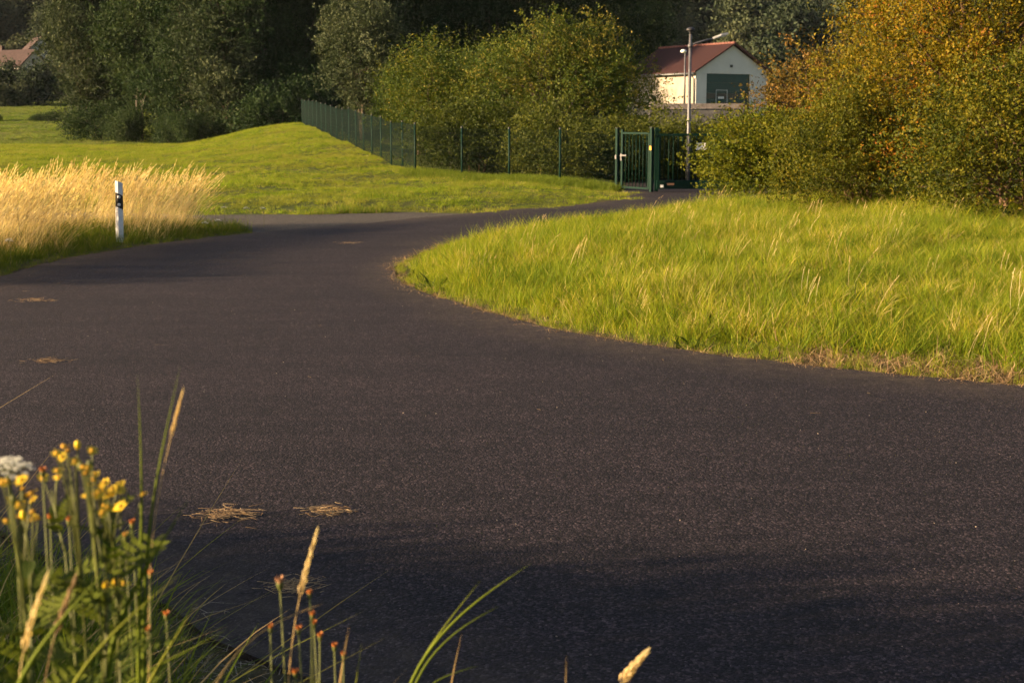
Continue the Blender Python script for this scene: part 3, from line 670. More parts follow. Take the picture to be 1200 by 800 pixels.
# -- dark grove
def grove_crown(seed, H, rx, mat, leaf=0.20, nc=560, low_skirt=0.25):
    rng = random.Random(seed); lobes = []
    for i in range(9):
        f = low_skirt+(1-low_skirt)*(i+0.5)/9; w = math.sin(min(1, f*1.15)*math.pi*0.85)*0.55+0.45
        a = rng.uniform(0, 6.28); lobes.append((math.cos(a)*rx*0.35*w, math.sin(a)*rx*0.35*w, H*f, rx*0.72*w, rx*0.72*w, H*0.13))
    return crown_mesh('crown', seed, lobes, nc, 9, 9, 0.85, leaf, mat, 0.55, shell=0.35, bump=0.3, shoots=80, shoot_len=0.9)
g1, c1 = grove_crown(41, 15, 3.6, M['leaf_grey'], low_skirt=0.08); t1 = trunk_mesh('trunk', 13, 0.13, 11, some(9, c1, 30), M['bark'], 2, 0.05, 0.4)
g2, c2 = grove_crown(42, 16, 3.2, M['leaf_dark'], low_skirt=0.28); t2_ = trunk_mesh('trunk', 14, 0.085, 13, some(10, c2, 24), M['pale_bark'], 2, 0.03, 0.5)
g3, c3 = grove_crown(43, 15, 4.0, M['leaf_dark'], low_skirt=0.06); t3 = trunk_mesh('trunk', 15, 0.12, 11, some(11, c3, 30), M['bark'], 3, 0.05, 0.6)
GV = 'tall trees of the dark grove'
grove = [
 (112, 120, 0, 0.92, 'leftmost grey green tree of the grove, overhanging the far meadow'),
 (172, 116, 1, 1.0, 'slender dark grove tree with thin pale twin trunks'),
 (222, 112, 2, 1.0, 'dense dark grove tree right of the pale twin trunks'),
 (268, 109, 0, 1.08, 'grey green grove tree rising behind the white marker stake'),
 (312, 110, 2, 1.05, 'dark grove tree directly behind the crest of the mound'),
 (358, 115, 2, 1.15, 'dark grove tree behind the far end of the climbing fence'),
 (415, 116, 0, 1.05, 'silvery grove tree towering behind the rounded willow'),
 (470, 118, 2, 1.0, 'dark tree behind the pointed bush at the fence corner'),
 (525, 122, 1, 1.05, 'dark tree behind the gap left of the broadest hedge bush'),
 (580, 124, 2, 1.1, 'dark tree behind the left shoulder of the broadest hedge bush'),
 (632, 128, 0, 1.1, 'silvery tree behind the top of the broadest hedge bush'),
 (690, 132, 2, 1.15, 'dark tree behind the right shoulder of the broadest hedge bush'),
 (742, 140, 1, 1.2, 'dark tree just left of the red hall roof'),
 (150, 128, 2, 1.05, 'shaded tree behind the leftmost grove trees'), (200, 132, 2, 1.0, 'shaded tree seen between the grove trunks right of the pale twin trunks'), (250, 130, 1, 1.1, 'shaded tree in the back row behind the marker stake'), (295, 134, 2, 1.1, 'shaded back row tree above the mound shoulder'), (340, 136, 2, 1.15, 'shaded back row tree left of the fence end'),
]
for i, (u, dep, k, s, lab) in enumerate(grove):
    x = (u-600)*dep/FPX; g, t = ((g1, t1), (g2, t2_), (g3, t3))[k]
    tree('deciduous_tree', (x, dep, hz(x, dep)), g, t, lab, 'tree', GV, 1.3*i, (s, s, s))
hE, ceE = crown_mesh('crown', 35, [(0,0,1.2,2.1,1.6,1.4), (-1.6,0,0.8,1.3,1.2,0.9), (1.5,0.3,1.5,1.2,1.2,1.6)], 170, 10, 9, 0.7, 0.15, M['leaf_dark'], 0.4, shoots=120, shoot_len=1.1, bump=0.4)
tE = trunk_mesh('trunk', 16, 0.05, 1.6, some(12, ceE, 20), M['bark'], 5, 0.3, 0.3)
for i, (u, dep, s, lab) in enumerate([(122, 116, 0.95, 'shrub at the left foot of the dark grove'), (205, 108, 0.7, 'low shrub right of the pale twin trunks'), (240, 105, 0.7, 'low shrub left of the white marker stake'), (150, 112, 0.8, 'low shrub left of the pale twin trunks'), (335, 105, 1.3, 'shrub behind the far end of the mesh fence')]):
    x = (u-600)*dep/FPX; tree('shrub', (x, dep, hz(x, dep)), hE, tE, lab, 'shrub', 'undergrowth of the dark grove', i*1.7, (s, s, s))

# -- far trees
fars = []
for sd, H, rx in ((51, 11, 4.2), (52, 13, 4.0), (53, 9, 3.8), (54, 15, 3.2)):
    rng_ = random.Random(sd); lob = [(rng_.uniform(-1, 1)*rx*0.4, rng_.uniform(-1, 1)*rx*0.4, H*(0.3+0.09*i), rx*(0.75-0.06*i), rx*(0.75-0.06*i), H*0.16) for i in range(7)]
    fars.append(crown_mesh('crown', sd, lob, 230, 6, 6, 1.1, 0.5, M['leaf_far'], 0.7, shell=0.3, bump=0.25))
ftr = trunk_mesh('trunk', 17, 0.25, 7, some(13, fars[0][1], 12), M['bark'])
ft = [
 (20, 205, 2, 0.68, 'far dark round tree in front of the long brown roof'), (54, 200, 2, 0.68, 'far dark tree right of the white gable at the meadow end'),
 (-8, 200, 2, 0.66, 'far dark tree at the left edge of the photo, by the meadow end'), (78, 210, 0, 0.75, 'far dark tree half hidden by the leftmost grove tree'),
 (36, 198, 2, 0.42, 'small far tree below the white gable'), (5, 197, 2, 0.42, 'small far bush at the far end of the meadow'),
 (14, 292, 0, 1.0, 'pale rounded tree on the hillside above the long brown roof'), (33, 276, 2, 0.7, 'small round tree between the two far houses'),
 (12, 274, 2, 0.62, 'small round tree just above the brown roof ridge'), (62, 285, 0, 0.9, 'broad dark tree on the hillside right of the small red roof'),
 (75, 290, 2, 0.9, 'hillside tree peeping past the left side of the grove'), (-12, 285, 1, 0.9, 'hillside tree cut by the left photo edge above the houses')]
for i, (u, dep, k, s, lab) in enumerate(ft):
    x = (u-600)*dep/FPX; tree('hillside_tree', (x, dep, hz(x, dep)-0.5), fars[k][0], ftr, lab, 'tree', 'trees below the wooded hill', i*2.1, (s, s, s))

# scattered instances for what nobody could count
def proto_collection(name, meshes):
    c = bpy.data.collections.new(name)
    for i, me in enumerate(meshes):
        o = bpy.data.objects.new(f'{name}_{i}', me); c.objects.link(o)
    return c
def scatter(name, P, rot, scl, coll, label, seed=0):
    n = len(P); me = bpy.data.meshes.new(name); me.vertices.add(n)
    me.vertices.foreach_set('co', np.ascontiguousarray(P, np.float32).ravel())
    a = me.attributes.new('rot', 'FLOAT_VECTOR', 'POINT'); a.data.foreach_set('vector', np.ascontiguousarray(rot, np.float32).ravel())
    scl = np.asarray(scl, np.float32)
    if scl.ndim == 1: scl = np.repeat(scl[:, None], 3, 1)
    a = me.attributes.new('scl', 'FLOAT_VECTOR', 'POINT'); a.data.foreach_set('vector', np.ascontiguousarray(scl).ravel())
    idx = np.random.default_rng(seed).integers(0, len(coll.objects), n).astype(np.int32)
    a = me.attributes.new('idx', 'INT', 'POINT'); a.data.foreach_set('value', idx)
    o = link(name, me)
    for pr in coll.objects:
        if pr.data.materials and pr.data.materials[0].name not in me.materials: me.materials.append(pr.data.materials[0])
    g = bpy.data.node_groups.new(name, 'GeometryNodeTree')
    g.interface.new_socket('Geometry', in_out='INPUT', socket_type='NodeSocketGeometry'); g.interface.new_socket('Geometry', in_out='OUTPUT', socket_type='NodeSocketGeometry')
    gi = g.nodes.new('NodeGroupInput'); go = g.nodes.new('NodeGroupOutput'); ip = g.nodes.new('GeometryNodeInstanceOnPoints')
    ci = g.nodes.new('GeometryNodeCollectionInfo'); ci.inputs['Collection'].default_value = coll
    ci.inputs['Separate Children'].default_value = True; ci.inputs['Reset Children'].default_value = True
    def na(nm, t):
        q = g.nodes.new('GeometryNodeInputNamedAttribute'); q.data_type = t; q.inputs['Name'].default_value = nm
        return [s for s in q.outputs if s.enabled and s.name == 'Attribute'][0]
    e2 = g.nodes.new('FunctionNodeEulerToRotation')
    L = g.links.new
    L(gi.outputs[0], ip.inputs['Points']); L(ci.outputs[0], ip.inputs['Instance']); ip.inputs['Pick Instance'].default_value = True
    L(na('idx', 'INT'), ip.inputs['Instance Index']); L(na('rot', 'FLOAT_VECTOR'), e2.inputs[0]); L(e2.outputs[0], ip.inputs['Rotation'])
    L(na('scl', 'FLOAT_VECTOR'), ip.inputs['Scale']); L(ip.outputs[0], go.inputs[0])
    md = o.modifiers.new('scatter', 'NODES'); md.node_group = g
    return props(o, label, None, None, 'stuff')

rng = np.random.default_rng(77)
n = 1500
fx = rng.uniform(-260, 260, n); fy = 226+rng.random(n)**1.3*260; fx = fx*(0.35+0.65*fy/556)
k = np.ones(n, bool)
uu = 600+fx/fy*FPX
k &= ~((uu < 110) & (fy < 284))
fx, fy = fx[k], fy[k]; PP = np.column_stack([fx, fy]); zz = height(PP)-0.8
fcoll = proto_collection('forest_tree', [f[0] for f in fars])
scatter('hillside_forest', np.column_stack([PP, zz]), np.column_stack([np.zeros((len(PP), 2)), rng.uniform(0, 6.28, len(PP))]), rng.uniform(0.75, 1.35, len(PP)), fcoll, 'dark wooded hillside across the background', 3)

# ------------------------------------------------------------------ grass
def blade_strip(P0, D, L, w, bend, face, segs=3):
    """arrays of ribbons; returns verts (n, 2*segs+1, 3)"""
    n = len(P0); out = []
    for i in range(segs+1):
        t = i/segs
        c = P0+D*(L*t)[:, None]+bend*((L*t*t)[:, None])
        if i == segs: out.append(c[:, None, :])
        else:
            ww = (w*(1-0.75*t**1.6))[:, None]
            out.append(np.stack([c-face*ww, c+face*ww], 1))
    return np.concatenate(out, 1)
def strip_faces(n, segs):
    k = 2*segs+1; F = []
    for i in range(segs-1): F += [(2*i, 2*i+1, 2*i+3), (2*i, 2*i+3, 2*i+2)]
    F.append((2*segs-2, 2*segs-1, 2*segs)); F = np.array(F)
    return (F[None]+(np.arange(n)*k)[:, None, None]).reshape(-1, 3), k
def tuft(name, seed, n, h, spread, w, mat, lean=0.25, bias=(0.1, 0, 0), bend=0.35, segs=3, dry=0.08, hvar=0.4, square=0.0):
    rng = np.random.default_rng(seed)
    xy = rng.normal(0, spread, (n, 2))
    if square:
        nc = max(4, n//18); cc = rng.uniform(-square/2, square/2, (nc, 2)); ci = rng.integers(0, nc, n); xy = cc[ci]+xy*rng.uniform(0.6, 1.6, nc)[ci][:, None]
    P0 = np.column_stack([xy, np.full(n, -0.02)])
    D = unit(np.column_stack([rng.normal(0, lean, (n, 2)), np.ones(n)])+np.array(bias))
    a = rng.uniform(0, 6.28, n); face = np.column_stack([np.cos(a), np.sin(a), np.zeros(n)])
    bd = np.column_stack([rng.normal(0, bend, (n, 2)), -np.abs(rng.normal(0, bend*0.5, n))])+np.array(bias)*0.7
    L = h*(1-hvar*rng.random(n))
    if square: L = L*rng.uniform(0.55, 1.12, nc)[ci]; D = unit(D+np.column_stack([rng.normal(0, 0.22, (nc, 2)), np.zeros(nc)])[ci])
    V = blade_strip(P0, D, L, w*rng.uniform(0.6, 1.2, n), bd, face, segs)
    F, k = strip_faces(n, segs); tint = np.clip(rng.normal(0.42, 0.14, n)+(rng.normal(0, 0.15, nc)[ci] if square else 0), 0, 0.9); tint[rng.random(n) < dry] = rng.uniform(0.93, 1)
    return np_mesh(name, V.reshape(-1, 3), F, {'tint': np.repeat(tint, k)}, mat)
def culm_tuft(name, seed, n, h, spread, mat, bias=(0.28, 0, 0), spike=0.16, sw=0.008, stem_w=0.0018, hvar=0.3, lean=0.12, square=0.0):
    """dry stalks with seed spikes"""
    rng = np.random.default_rng(seed); Vs = []; Fs = []; T = []; off = 0
    for i in range(n):
        p = np.array([*(rng.uniform(-square/2, square/2, 2) if square else rng.normal(0, spread, 2)), -0.02]); L = h*(1-hvar*rng.random())
        d = unit(np.array([*rng.normal(0, lean, 2), 1.0])+np.array(bias)); bend = np.array([0.16, 0, -0.05])+np.array([*rng.normal(0, .09, 2), 0])
        a = rng.uniform(0, 3.14); f = np.array([math.cos(a), math.sin(a), 0]); g = np.array([-f[1], f[0], 0])
        c = [p+d*L*t+bend*L*t*t for t in (0, 0.4, 0.75, 1.0)]; tn = np.clip(rng.normal(0.5, 0.2), 0, 1)
        V = []
        for q in c: V += [q-f*stem_w, q+f*stem_w]
        F = [(0,1,3),(0,3,2),(2,3,5),(2,5,4),(4,5,7),(4,7,6)]
        ax = unit(d+bend*2.2); s = spike*rng.uniform(0.6, 1.25); b0 = c[-1]-ax*s*0.1
        for sd in (f, g):
            for j in range(3):
                q0 = b0+ax*s*(j/3.0); q1 = b0+ax*s*((j+1.25)/3.0); wj = sw*(1.0, 1.15, 0.7)[j]
                jit = rng.normal(0, sw*0.3, 3); k = len(V)
                V += [q0, (q0+q1)/2-sd*wj+jit, q1, (q0+q1)/2+sd*wj+jit]; F += [(k, k+1, k+2), (k, k+2, k+3)]
        # a dead leaf
        if rng.random() < 0.7:
            q0 = p+d*L*rng.uniform(0.1, 0.5); dd = unit(np.array([*rng.normal(0.3, 0.6, 2), 0.5])); ll = L*rng.uniform(0.2, 0.4); k = len(V)
            V += [q0-f*0.002, q0+f*0.002, q0+dd*ll*0.6-f*0.002, q0+dd*ll*0.6+f*0.002, q0+dd*ll+np.array([0.03, 0, -0.06])]; F += [(k,k+1,k+3),(k,k+3,k+2),(k+2,k+3,k+4)]
        Vs.append(np.array(V)); Fs.append(np.array(F)+off); T.append(np.full(len(V), tn)); off += len(V)
    return np_mesh(name, np.concatenate(Vs), np.concatenate(Fs), {'tint': np.concatenate(T)}, mat)

def rnd_pts(rng, n, x0, x1, y0, y1): return np.column_stack([rng.uniform(x0, x1, n), rng.uniform(y0, y1, n)])
def rotz(rng, n, tilt=0.0): return np.column_stack([rng.normal(0, tilt, (n, 2)), rng.uniform(0, 6.28, n)])
def put(P, z=0.0): return np.column_stack([P, height(P)+z])
GR = np.array(GRAVEL)
def grid_pts(rng, step, x0, x1, y0, y1, jit=0.08, ang=0.35):
    r = 1.5*max(x1-x0, y1-y0)/2; a = np.arange(-r, r, step); X, Y = np.meshgrid(a, a); P = np.stack([X.ravel(), Y.ravel()], 1)
    P = P@np.array([[math.cos(ang), -math.sin(ang)], [math.sin(ang), math.cos(ang)]])+np.array(((x0+x1)/2, (y0+y1)/2))
    P = P[(P[:, 0] > x0) & (P[:, 0] < x1) & (P[:, 1] > y0) & (P[:, 1] < y1)]
    return P+rng.uniform(-jit, jit, P.shape)*step
def tilt(P, e=0.4):
    gx_ = (height(P+np.array((e, 0)))-height(P-np.array((e, 0))))/(2*e); gy_ = (height(P+np.array((0, e)))-height(P-np.array((0, e))))/(2*e)
    return np.column_stack([np.arctan(gy_), -np.arctan(gx_), np.zeros(len(P))])

# island
c_isl = proto_collection('island_tuft', [tuft('it', 100+i, 26, 0.40, 0.075, 0.0036, M['grass_island'], 0.24, (0.12, 0, 0)) for i in range(6)])
def island_filter(P, dmin, dmax):
    P = P[~inside(P, ROAD)]; P = P[(P[:, 1] < 34.5) & (P[:, 0] < 3.2+P[:, 1]*0.40)]
    d = dist_line(P, IE); nE = np.minimum(dist_line(P, NE), dist_line(P, LE)); k = (d < nE) & (d > dmin) & (d < dmax); return P[k], d[k]
P, d = island_filter(rnd_pts(rng, 40000, -2.2, 17, 8, 36), 0.02, 0.75)
bare = (P[:, 0] > 2.4) & (P[:, 0] < 6) & (d > 0.18) & (rng.random(len(P)) < 0.55); P, d = P[~bare], d[~bare]
s = (0.30+0.60*sm(0.0, 0.9, d))*rng.uniform(0.7, 1.2, len(P))
scatter('island_edge_grass', put(P), rotz(rng, len(P), 0.1), s, c_isl, 'shorter grass along the rim of the island', 1)
c_islp = proto_collection('island_patch', [tuft('ip', 300+i, 520, 0.52, 0.030, 0.0038, M['grass_island'], 0.20, (0.06, 0, 0), 0.30, 3, 0.10, 0.6, 0.5) for i in range(8)])
P, d = island_filter(grid_pts(rng, 0.46, -2.2, 17, 8, 36), 0.55, 99)
nz = np.sin(P[:, 0]*1.7+np.sin(P[:, 1]*1.1)*2)*np.sin(P[:, 1]*1.3+1)*0.5+0.5
nz2 = np.sin(P[:, 0]*0.55+1.3*np.sin(P[:, 1]*0.4))*np.sin(P[:, 1]*0.6+2)
s = (0.68+0.38*nz*sm(0.3, 1, d)+0.12*nz2)*rng.uniform(0.8, 1.15, len(P))
scatter('island_grass', put(P), tilt(P), np.column_stack([np.ones(len(P)), np.ones(len(P)), s]), c_islp, 'tall sunlit yellow green grass on the island', 1)
c_weed = proto_collection('broad_weed', [tuft('bw', 330+i, 26, 0.24, 0.05, 0.016, M['weed_leaf'], 0.75, (0, 0, 0), 0.5, 3, 0.0, 0.5) for i in range(4)])
Q_, d = island_filter(rnd_pts(rng, 900, -2.2, 17, 8, 30), 0.15, 99)
scatter('island_weeds', put(Q_), rotz(rng, len(Q_), 0.1), rng.uniform(0.5, 1.3, len(Q_)), c_weed, 'broad leaved weeds low in the island grass', 18)
# seed heads over the island
c_seed = proto_collection('seed_stalk', [culm_tuft('st', 130+i, 3, 0.55, 0.06, M['straw'], (0.12, 0, 0), 0.09, 0.006, 0.0016) for i in range(4)])
Q_, d = island_filter(rnd_pts(rng, 260, -2.2, 17, 8, 36), 0.5, 99)
scatter('island_seed_heads', put(Q_), rotz(rng, len(Q_), 0.08)*np.array((1, 1, 0.15)), rng.uniform(0.6, 1.05, len(Q_)), c_seed, 'thin dry seed stalks standing in the island grass', 2)
# dry thatch along island edge
c_thatch = proto_collection('thatch_tuft', [tuft('tt', 140+i, 22, 0.17, 0.07, 0.0028, M['thatch'], 0.9, (0, 0, -0.2), 0.6, 2, 0.3) for i in range(4)])
ie = np.array(IE); L_ = []
for i in range(len(ie)-1):
    a, b = ie[i], ie[i+1]; ln = np.linalg.norm(b-a)
    if ln > 3 or max(a[0], b[0]) > 16: continue
    for j in range(int(ln*26)):
        t = rng.random(); L_.append(a+(b-a)*t+rng.normal(0, 0.05, 2))
L_ = np.array(L_)
extra = rnd_pts(rng, 3600, 2.4, 8.0, 8.6, 12.6); de = dist_line(extra, IE); extra = extra[(~inside(extra, ROAD)) & (de > 0.1) & (de < 0.75)]
L2 = np.concatenate([L_, extra])
scatter('edge_thatch', put(L2, 0.01), rotz(rng, len(L2), 0.2), np.concatenate([rng.uniform(0.4, 1.0, len(L_)), rng.uniform(0.8, 1.6, len(extra))]), c_thatch, 'dry matted grass along the island kerb edge', 5)

# left verge green grass, dry tall grass
c_ver = proto_collection('verge_tuft', [tuft('vt', 150+i, 24, 0.28, 0.07, 0.0034, M['grass_verge'], 0.28, (0.08, 0, 0)) for i in range(5)])
P = rnd_pts(rng, 16000, -17, -2.5, 14.5, 31); P = P[(~inside(P, ROAD)) & (~inside(P, GR))]; d = dist_line(P, LE)
k = (d < 2.6) & (d > 0.03); P, d = P[k], d[k]
scatter('verge_grass', put(P), rotz(rng, len(P), 0.1), (0.35+0.75*sm(0.1, 0.9, d))*rng.uniform(0.6, 1.2, len(P)), c_ver, 'green grass strip between road and dry grass', 6)
c_dry = proto_collection('dry_stalk', [culm_tuft('dt', 160+i, 44, 1.12, 0.09, M['straw'], (0.24, 0, 0), 0.20, 0.0085, 0.0022, 0.4, 0.14, 0.55) for i in range(8)])
P = grid_pts(rng, 0.5, -19, -4.4, 15.5, 29, 0.2); P = P[(~inside(P, ROAD)) & (~inside(P, GR))]; d = dist_line(P, LE); dg = dist_line(P, GR, True)
k = (d > 1.0+0.2*np.sin(P[:, 1]*2)) & (P[:, 1] < 28.6) & (dg > 0.35) & (P[:, 0] > -0.40*P[:, 1]-3.5) & (d < 3.3) & (np.hypot(P[:, 0]+7.0, P[:, 1]-23.0) > 0.75)
P, d = P[k], d[k]
scatter('dry_grass', put(P), np.column_stack([rng.normal(0, 0.04, (len(P), 2)), rng.normal(0, 0.3, len(P))]), np.column_stack([np.ones(len(P)), np.ones(len(P)), (0.70+0.30*sm(0.8, 1.8, d))*rng.uniform(0.82, 1.08, len(P))]), c_dry, 'tall golden dry grass leaning right behind the delineator post', 7)
c_dry2 = proto_collection('dry_base', [tuft('db', 170+i, 45, 0.4, 0.09, 0.003, M['straw'], 0.25, (0.22, 0, 0), 0.3, 3, 0.08, 0.5, 0.5) for i in range(4)])
scatter('dry_grass_base', put(P), np.column_stack([np.zeros((len(P), 2)), rng.normal(0, 0.3, len(P))]), rng.uniform(0.8, 1.1, len(P)), c_dry2, 'dry leaf blades at the foot of the golden grass', 8)

# mound and meadow short grass
c_sh = proto_collection('short_patch', [tuft('sh', 180+i, 520, 0.15, 0.05, 0.0055, M['grass_short'], 0.5, (0.1, 0, 0), 0.4, 2, 0.07, 0.5, 0.95) for i in range(8)])
P = grid_pts(rng, 0.85, -38, 4, 27, 106); P = P[(np.abs(P[:, 0]) < 0.40*P[:, 1]+2)]
P = P[(~inside(P, ROAD)) & (~inside(P, GR))]
u = (FB-FA)/np.linalg.norm(FB-FA); q = (P-FA)@np.array((-u[1], u[0]))
front = (P[:, 0]-FA[0])*(40.66-47.1)-(P[:, 1]-47.1)*(2.92-FA[0])
k = (((q > -0.6) | (P[:, 1] < 47.1)) & ((front > -14) | (P[:, 0] < FA[0]))) & ~((P[:, 0] < -5) & (P[:, 1] < 29.5))
P = P[k]; far_ = sm(30, 90, P[:, 1])
cl = np.sin(P[:, 0]*0.9+2*np.sin(P[:, 1]*0.35))*np.sin(P[:, 1]*0.8)*0.5+0.5
scatter('meadow_grass', put(P), tilt(P), np.column_stack([np.ones(len(P)), np.ones(len(P)), (0.55+0.95*cl+0.4*far_)*rng.uniform(0.7, 1.25, len(P))]), c_sh, 'short mown grass on mound and meadow', 9)
M['grass_far'] = leafmat('grass_far', [(0, (0.05, 0.085, 0.012)), (0.5, (0.11, 0.17, 0.022)), (0.85, (0.17, 0.22, 0.04)), (1, (0.26, 0.23, 0.10))], 0.42, 1.25, patch=(0.06, (0.17, 0.185, 0.06, 1), 0.5))
c_far = proto_collection('meadow_patch', [tuft('mp', 400+i, 420, 0.30, 0.12, 0.016, M['grass_far'], 0.5, (0.1, 0, 0), 0.4, 2, 0.07, 0.5, 2.1) for i in range(6)])
P = grid_pts(rng, 1.9, -92, -14, 100, 214); P = P[(P[:, 0] > -0.42*P[:, 1]-3) & ~((P[:, 0] > -38) & (P[:, 1] < 106))]
scatter('far_meadow_grass', put(P), tilt(P), np.column_stack([np.ones(len(P)), np.ones(len(P)), rng.uniform(0.6, 1.1, len(P))]), c_far, 'grass of the far meadow beyond the grove', 15)
for i, (u, dep, sc_, lab) in enumerate([(62, 150, 0.32, 'small dark scrub on the far meadow left of the grove'), (50, 151, 0.22, 'tiny scrub beside the small dark scrub on the far meadow'), (2, 152, 0.28, 'small scrub on the far meadow at the left photo edge')]):
    x = (u-600)*dep/FPX; tree('scrub', (x, dep, hz(x, dep)), hE, tE, lab, 'shrub', 'scrub on the far meadow', i*1.1, (sc_*1.6, sc_, sc_))
c_strip = proto_collection('fence_tuft', [tuft('ft', 190+i, 24, 0.30, 0.1, 0.005, M['grass_verge'], 0.3, (0.05, 0, 0), 0.35, 3, 0.05) for i in range(3)])
t = rng.random(2600); P = np.column_stack([FA[0]+t*(2.95-FA[0]), 47.1+t*(40.6-47.1)])+rng.normal(0, 0.35, (2600, 2)); P = P[~inside(P, ROAD)]
scatter('fence_foot_grass', put(P), rotz(rng, len(P), 0.1), rng.uniform(0.5, 1.1, len(P)), c_strip, 'longer grass along the foot of the front fence', 10)

# ------------------------------------------------------------------ near bank
c_near = proto_collection('near_tuft', [tuft('nt', 200+i, 7, 0.62, 0.05, 0.0048, M['blade_near'], 0.24, (0.16, 0.03, 0), 0.28, 6, 0.2, 0.6) for i in range(6)])
def bank(n, x0, x1, y0, y1):
    P = rnd_pts(rng, n, x0, x1, y0, y1); P = P[~inside(P, ROAD)]
    ney = np.interp(P[:, 0], [p[0] for p in NE[::-1]], [p[1] for p in NE[::-1]]); P = P[P[:, 1] < ney]; return P, dist_line(P, NE)
# sward in view: thick at the left, thinning out to the right where the verge is trampled
P, d = bank(5200, -4.0, 0.6, 1.25, 8.0)
uu = 600+P[:, 0]/P[:, 1]*FPX
dens = 1.0*np.clip(1.0-sm(60, 330, uu)*0.80-sm(330, 520, uu)*0.2, 0, 1)*(0.3+0.7*sm(0.0, 0.4, d))
k = (d > 0.03) & (rng.random(len(P)) < dens) & (uu > -500); P, d, uu = P[k], d[k], uu[k]
lim = (CAM_H-(np.interp(uu, [-100, 150, 450], [590, 640, 800])-140+rng.normal(0, 25, len(P)))/FPX*P[:, 1])-height(P)
scl = np.clip(np.minimum(rng.uniform(0.5, 1.35, len(P)), lim/0.62), 0.12, 1.6)*(1-0.68*sm(100, 260, uu))
scatter('near_verge_grass', put(P), np.column_stack([rng.normal(0, 0.12, (len(P), 2)), rng.normal(0, 0.7, len(P))]), scl, c_near, 'long green grass blades on the near verge at bottom left', 11)
# the same verge running on to the left, beyond the picture
P, d = bank(7000, -22, -2.2, -1.0, 12.0); uu = np.where(P[:, 1] > 0.3, 600+P[:, 0]/np.maximum(P[:, 1], 0.3)*FPX, -999)
k = (uu < -120) & (d > 0.05); P, d = P[k], d[k]
scatter('verge_grass_beyond', put(P), np.column_stack([rng.normal(0, 0.12, (len(P), 2)), rng.normal(0, 0.7, len(P))]), (0.6+0.8*sm(0.2, 1.5, d)+1.5*np.exp(-(((P[:, 0]+8.0)/3.8)**2+((P[:, 1]-2.3)/2.1)**2)))*rng.uniform(0.7, 1.2, len(P)), c_near, 'long grass on the near verge left of the photo', 13)  # one stretch grown taller to throw shade over the near road
rb = np.random.default_rng(5); PB = np.array([(-7.2, 2.3), (-8.9, 3.1), (-10.6, 2.7), (-8.3, 4.0)])  # out-of-view bushes added to shade the near asphalt
scatter('shade_thicket', put(PB), np.column_stack([np.zeros((4, 2)), rb.uniform(0, 6.28, 4)]), np.array((0.8, 0.75, 0.85, 0.6)), proto_collection('thicket', [hC]), 'unseen leafy thicket added on the near verge to shade the road', 17)
c_litter = proto_collection('litter_tuft', [tuft('lt', 210+i, 24, 0.16, 0.10, 0.0016, leafmat('litter%d' % i, [(0, (0.15, 0.125, 0.10)), (1, (0.46, 0.39, 0.31))], 0.2, 1.0), 1.6, (0, 0, -0.75), 0.5, 2, 0.2) for i in range(2)])
P = rnd_pts(rng, 3500, -5, 2, 1.5, 8.5); P = P[~inside(P, ROAD)]; d = dist_line(P, NE); k = d < 1.8; P = P[k]
P3 = rnd_pts(rng, 14000, -5, 2, 2.5, 8.5); P3 = P3[~inside(P3, ROAD)]; d = dist_line(P3, NE); P = np.concatenate([P, P3[d < 0.5]])
scatter('verge_litter', put(P, 0.01), rotz(rng, len(P), 0.1), rng.uniform(0.5, 1.1, len(P)), c_litter, 'grey dead grass litter on the near verge', 12)

# ------------------------------------------------------------------ straw on the road, grit
def straw_clump(x, y, w, d, n, label, seed):
    rng = np.random.default_rng(seed); r = rng.normal(0, 1, (n, 2))*np.array((w*0.2, d*0.25))*(1+0.5*(rng.random((n, 1)) < 0.2)); r[:, 0] += 0.10*w*np.sin(seed*2.1+r[:, 1]*9/d)
    a = rng.normal(0.3*math.sin(seed*1.7), 0.75, n); L = rng.uniform(0.3, 1.0, n)*min(0.10, w*0.42)
    D = np.column_stack([np.cos(a), np.sin(a), rng.normal(0.02, 0.12, n)]); P0 = np.column_stack([r, 0.004+rng.random(n)*0.018])-D*(L/2)[:, None]*np.array((1, 1, 0))
    V = blade_strip(P0, D, L, np.full(n, 0.0016), np.column_stack([rng.normal(0, .2, (n, 2)), np.full(n, -0.02)]), np.column_stack([-np.sin(a), np.cos(a), np.full(n, 0.5)]), 2)
    V[:, :, 2] = np.maximum(V[:, :, 2], 0.002)
    F, k = strip_faces(n, 2); o = link('straw_clump', np_mesh('straw_clump', V.reshape(-1, 3), F, {'tint': np.repeat(rng.random(n), k)}, M['thatch']))
    o.location = (x, y, 0.0225); return props(o, label, 'straw', 'straw tufts on the road')
straw_clump(-3.81, 11.59, 0.34, 0.16, 110, 'orange tinted straw tuft on the road at left, nearer than the delineator post', 1)
straw_clump(-5.27, 15.57, 0.5, 0.25, 90, 'flat straw scrap on the road near its far left edge', 2)
straw_clump(-1.44, 6.95, 0.30, 0.22, 210, 'larger of two pale straw tufts side by side on the near road', 3)
straw_clump(-0.94, 7.02, 0.22, 0.15, 130, 'smaller right one of two pale straw tufts on the near road', 4)
straw_clump(-0.92, 5.85, 0.24, 0.20, 130, 'loose straw tuft behind the orange buds at the near verge', 5)
straw_clump(-2.6, 22.9, 0.45, 0.3, 50, 'thin straw scrap on the far road opposite the delineator post', 6)
def strand(seed):
    r_ = np.random.default_rng(seed); P0 = np.array([[0, 0, 0.004]]); V = blade_strip(P0, np.array([[1.0, 0, 0.04]]), np.array([0.09]), np.array([0.0015]), np.array([[0, r_.normal(0, .35), -0.04]]), np.array([[0, 0.9, 0.4]]), 3)
    F, k = strip_faces(1, 3); return np_mesh('strand', V.reshape(-1, 3), F, {'tint': np.full(k, r_.random())}, M['thatch'])
c_str = proto_collection('straw_strand', [strand(i) for i in range(6)])
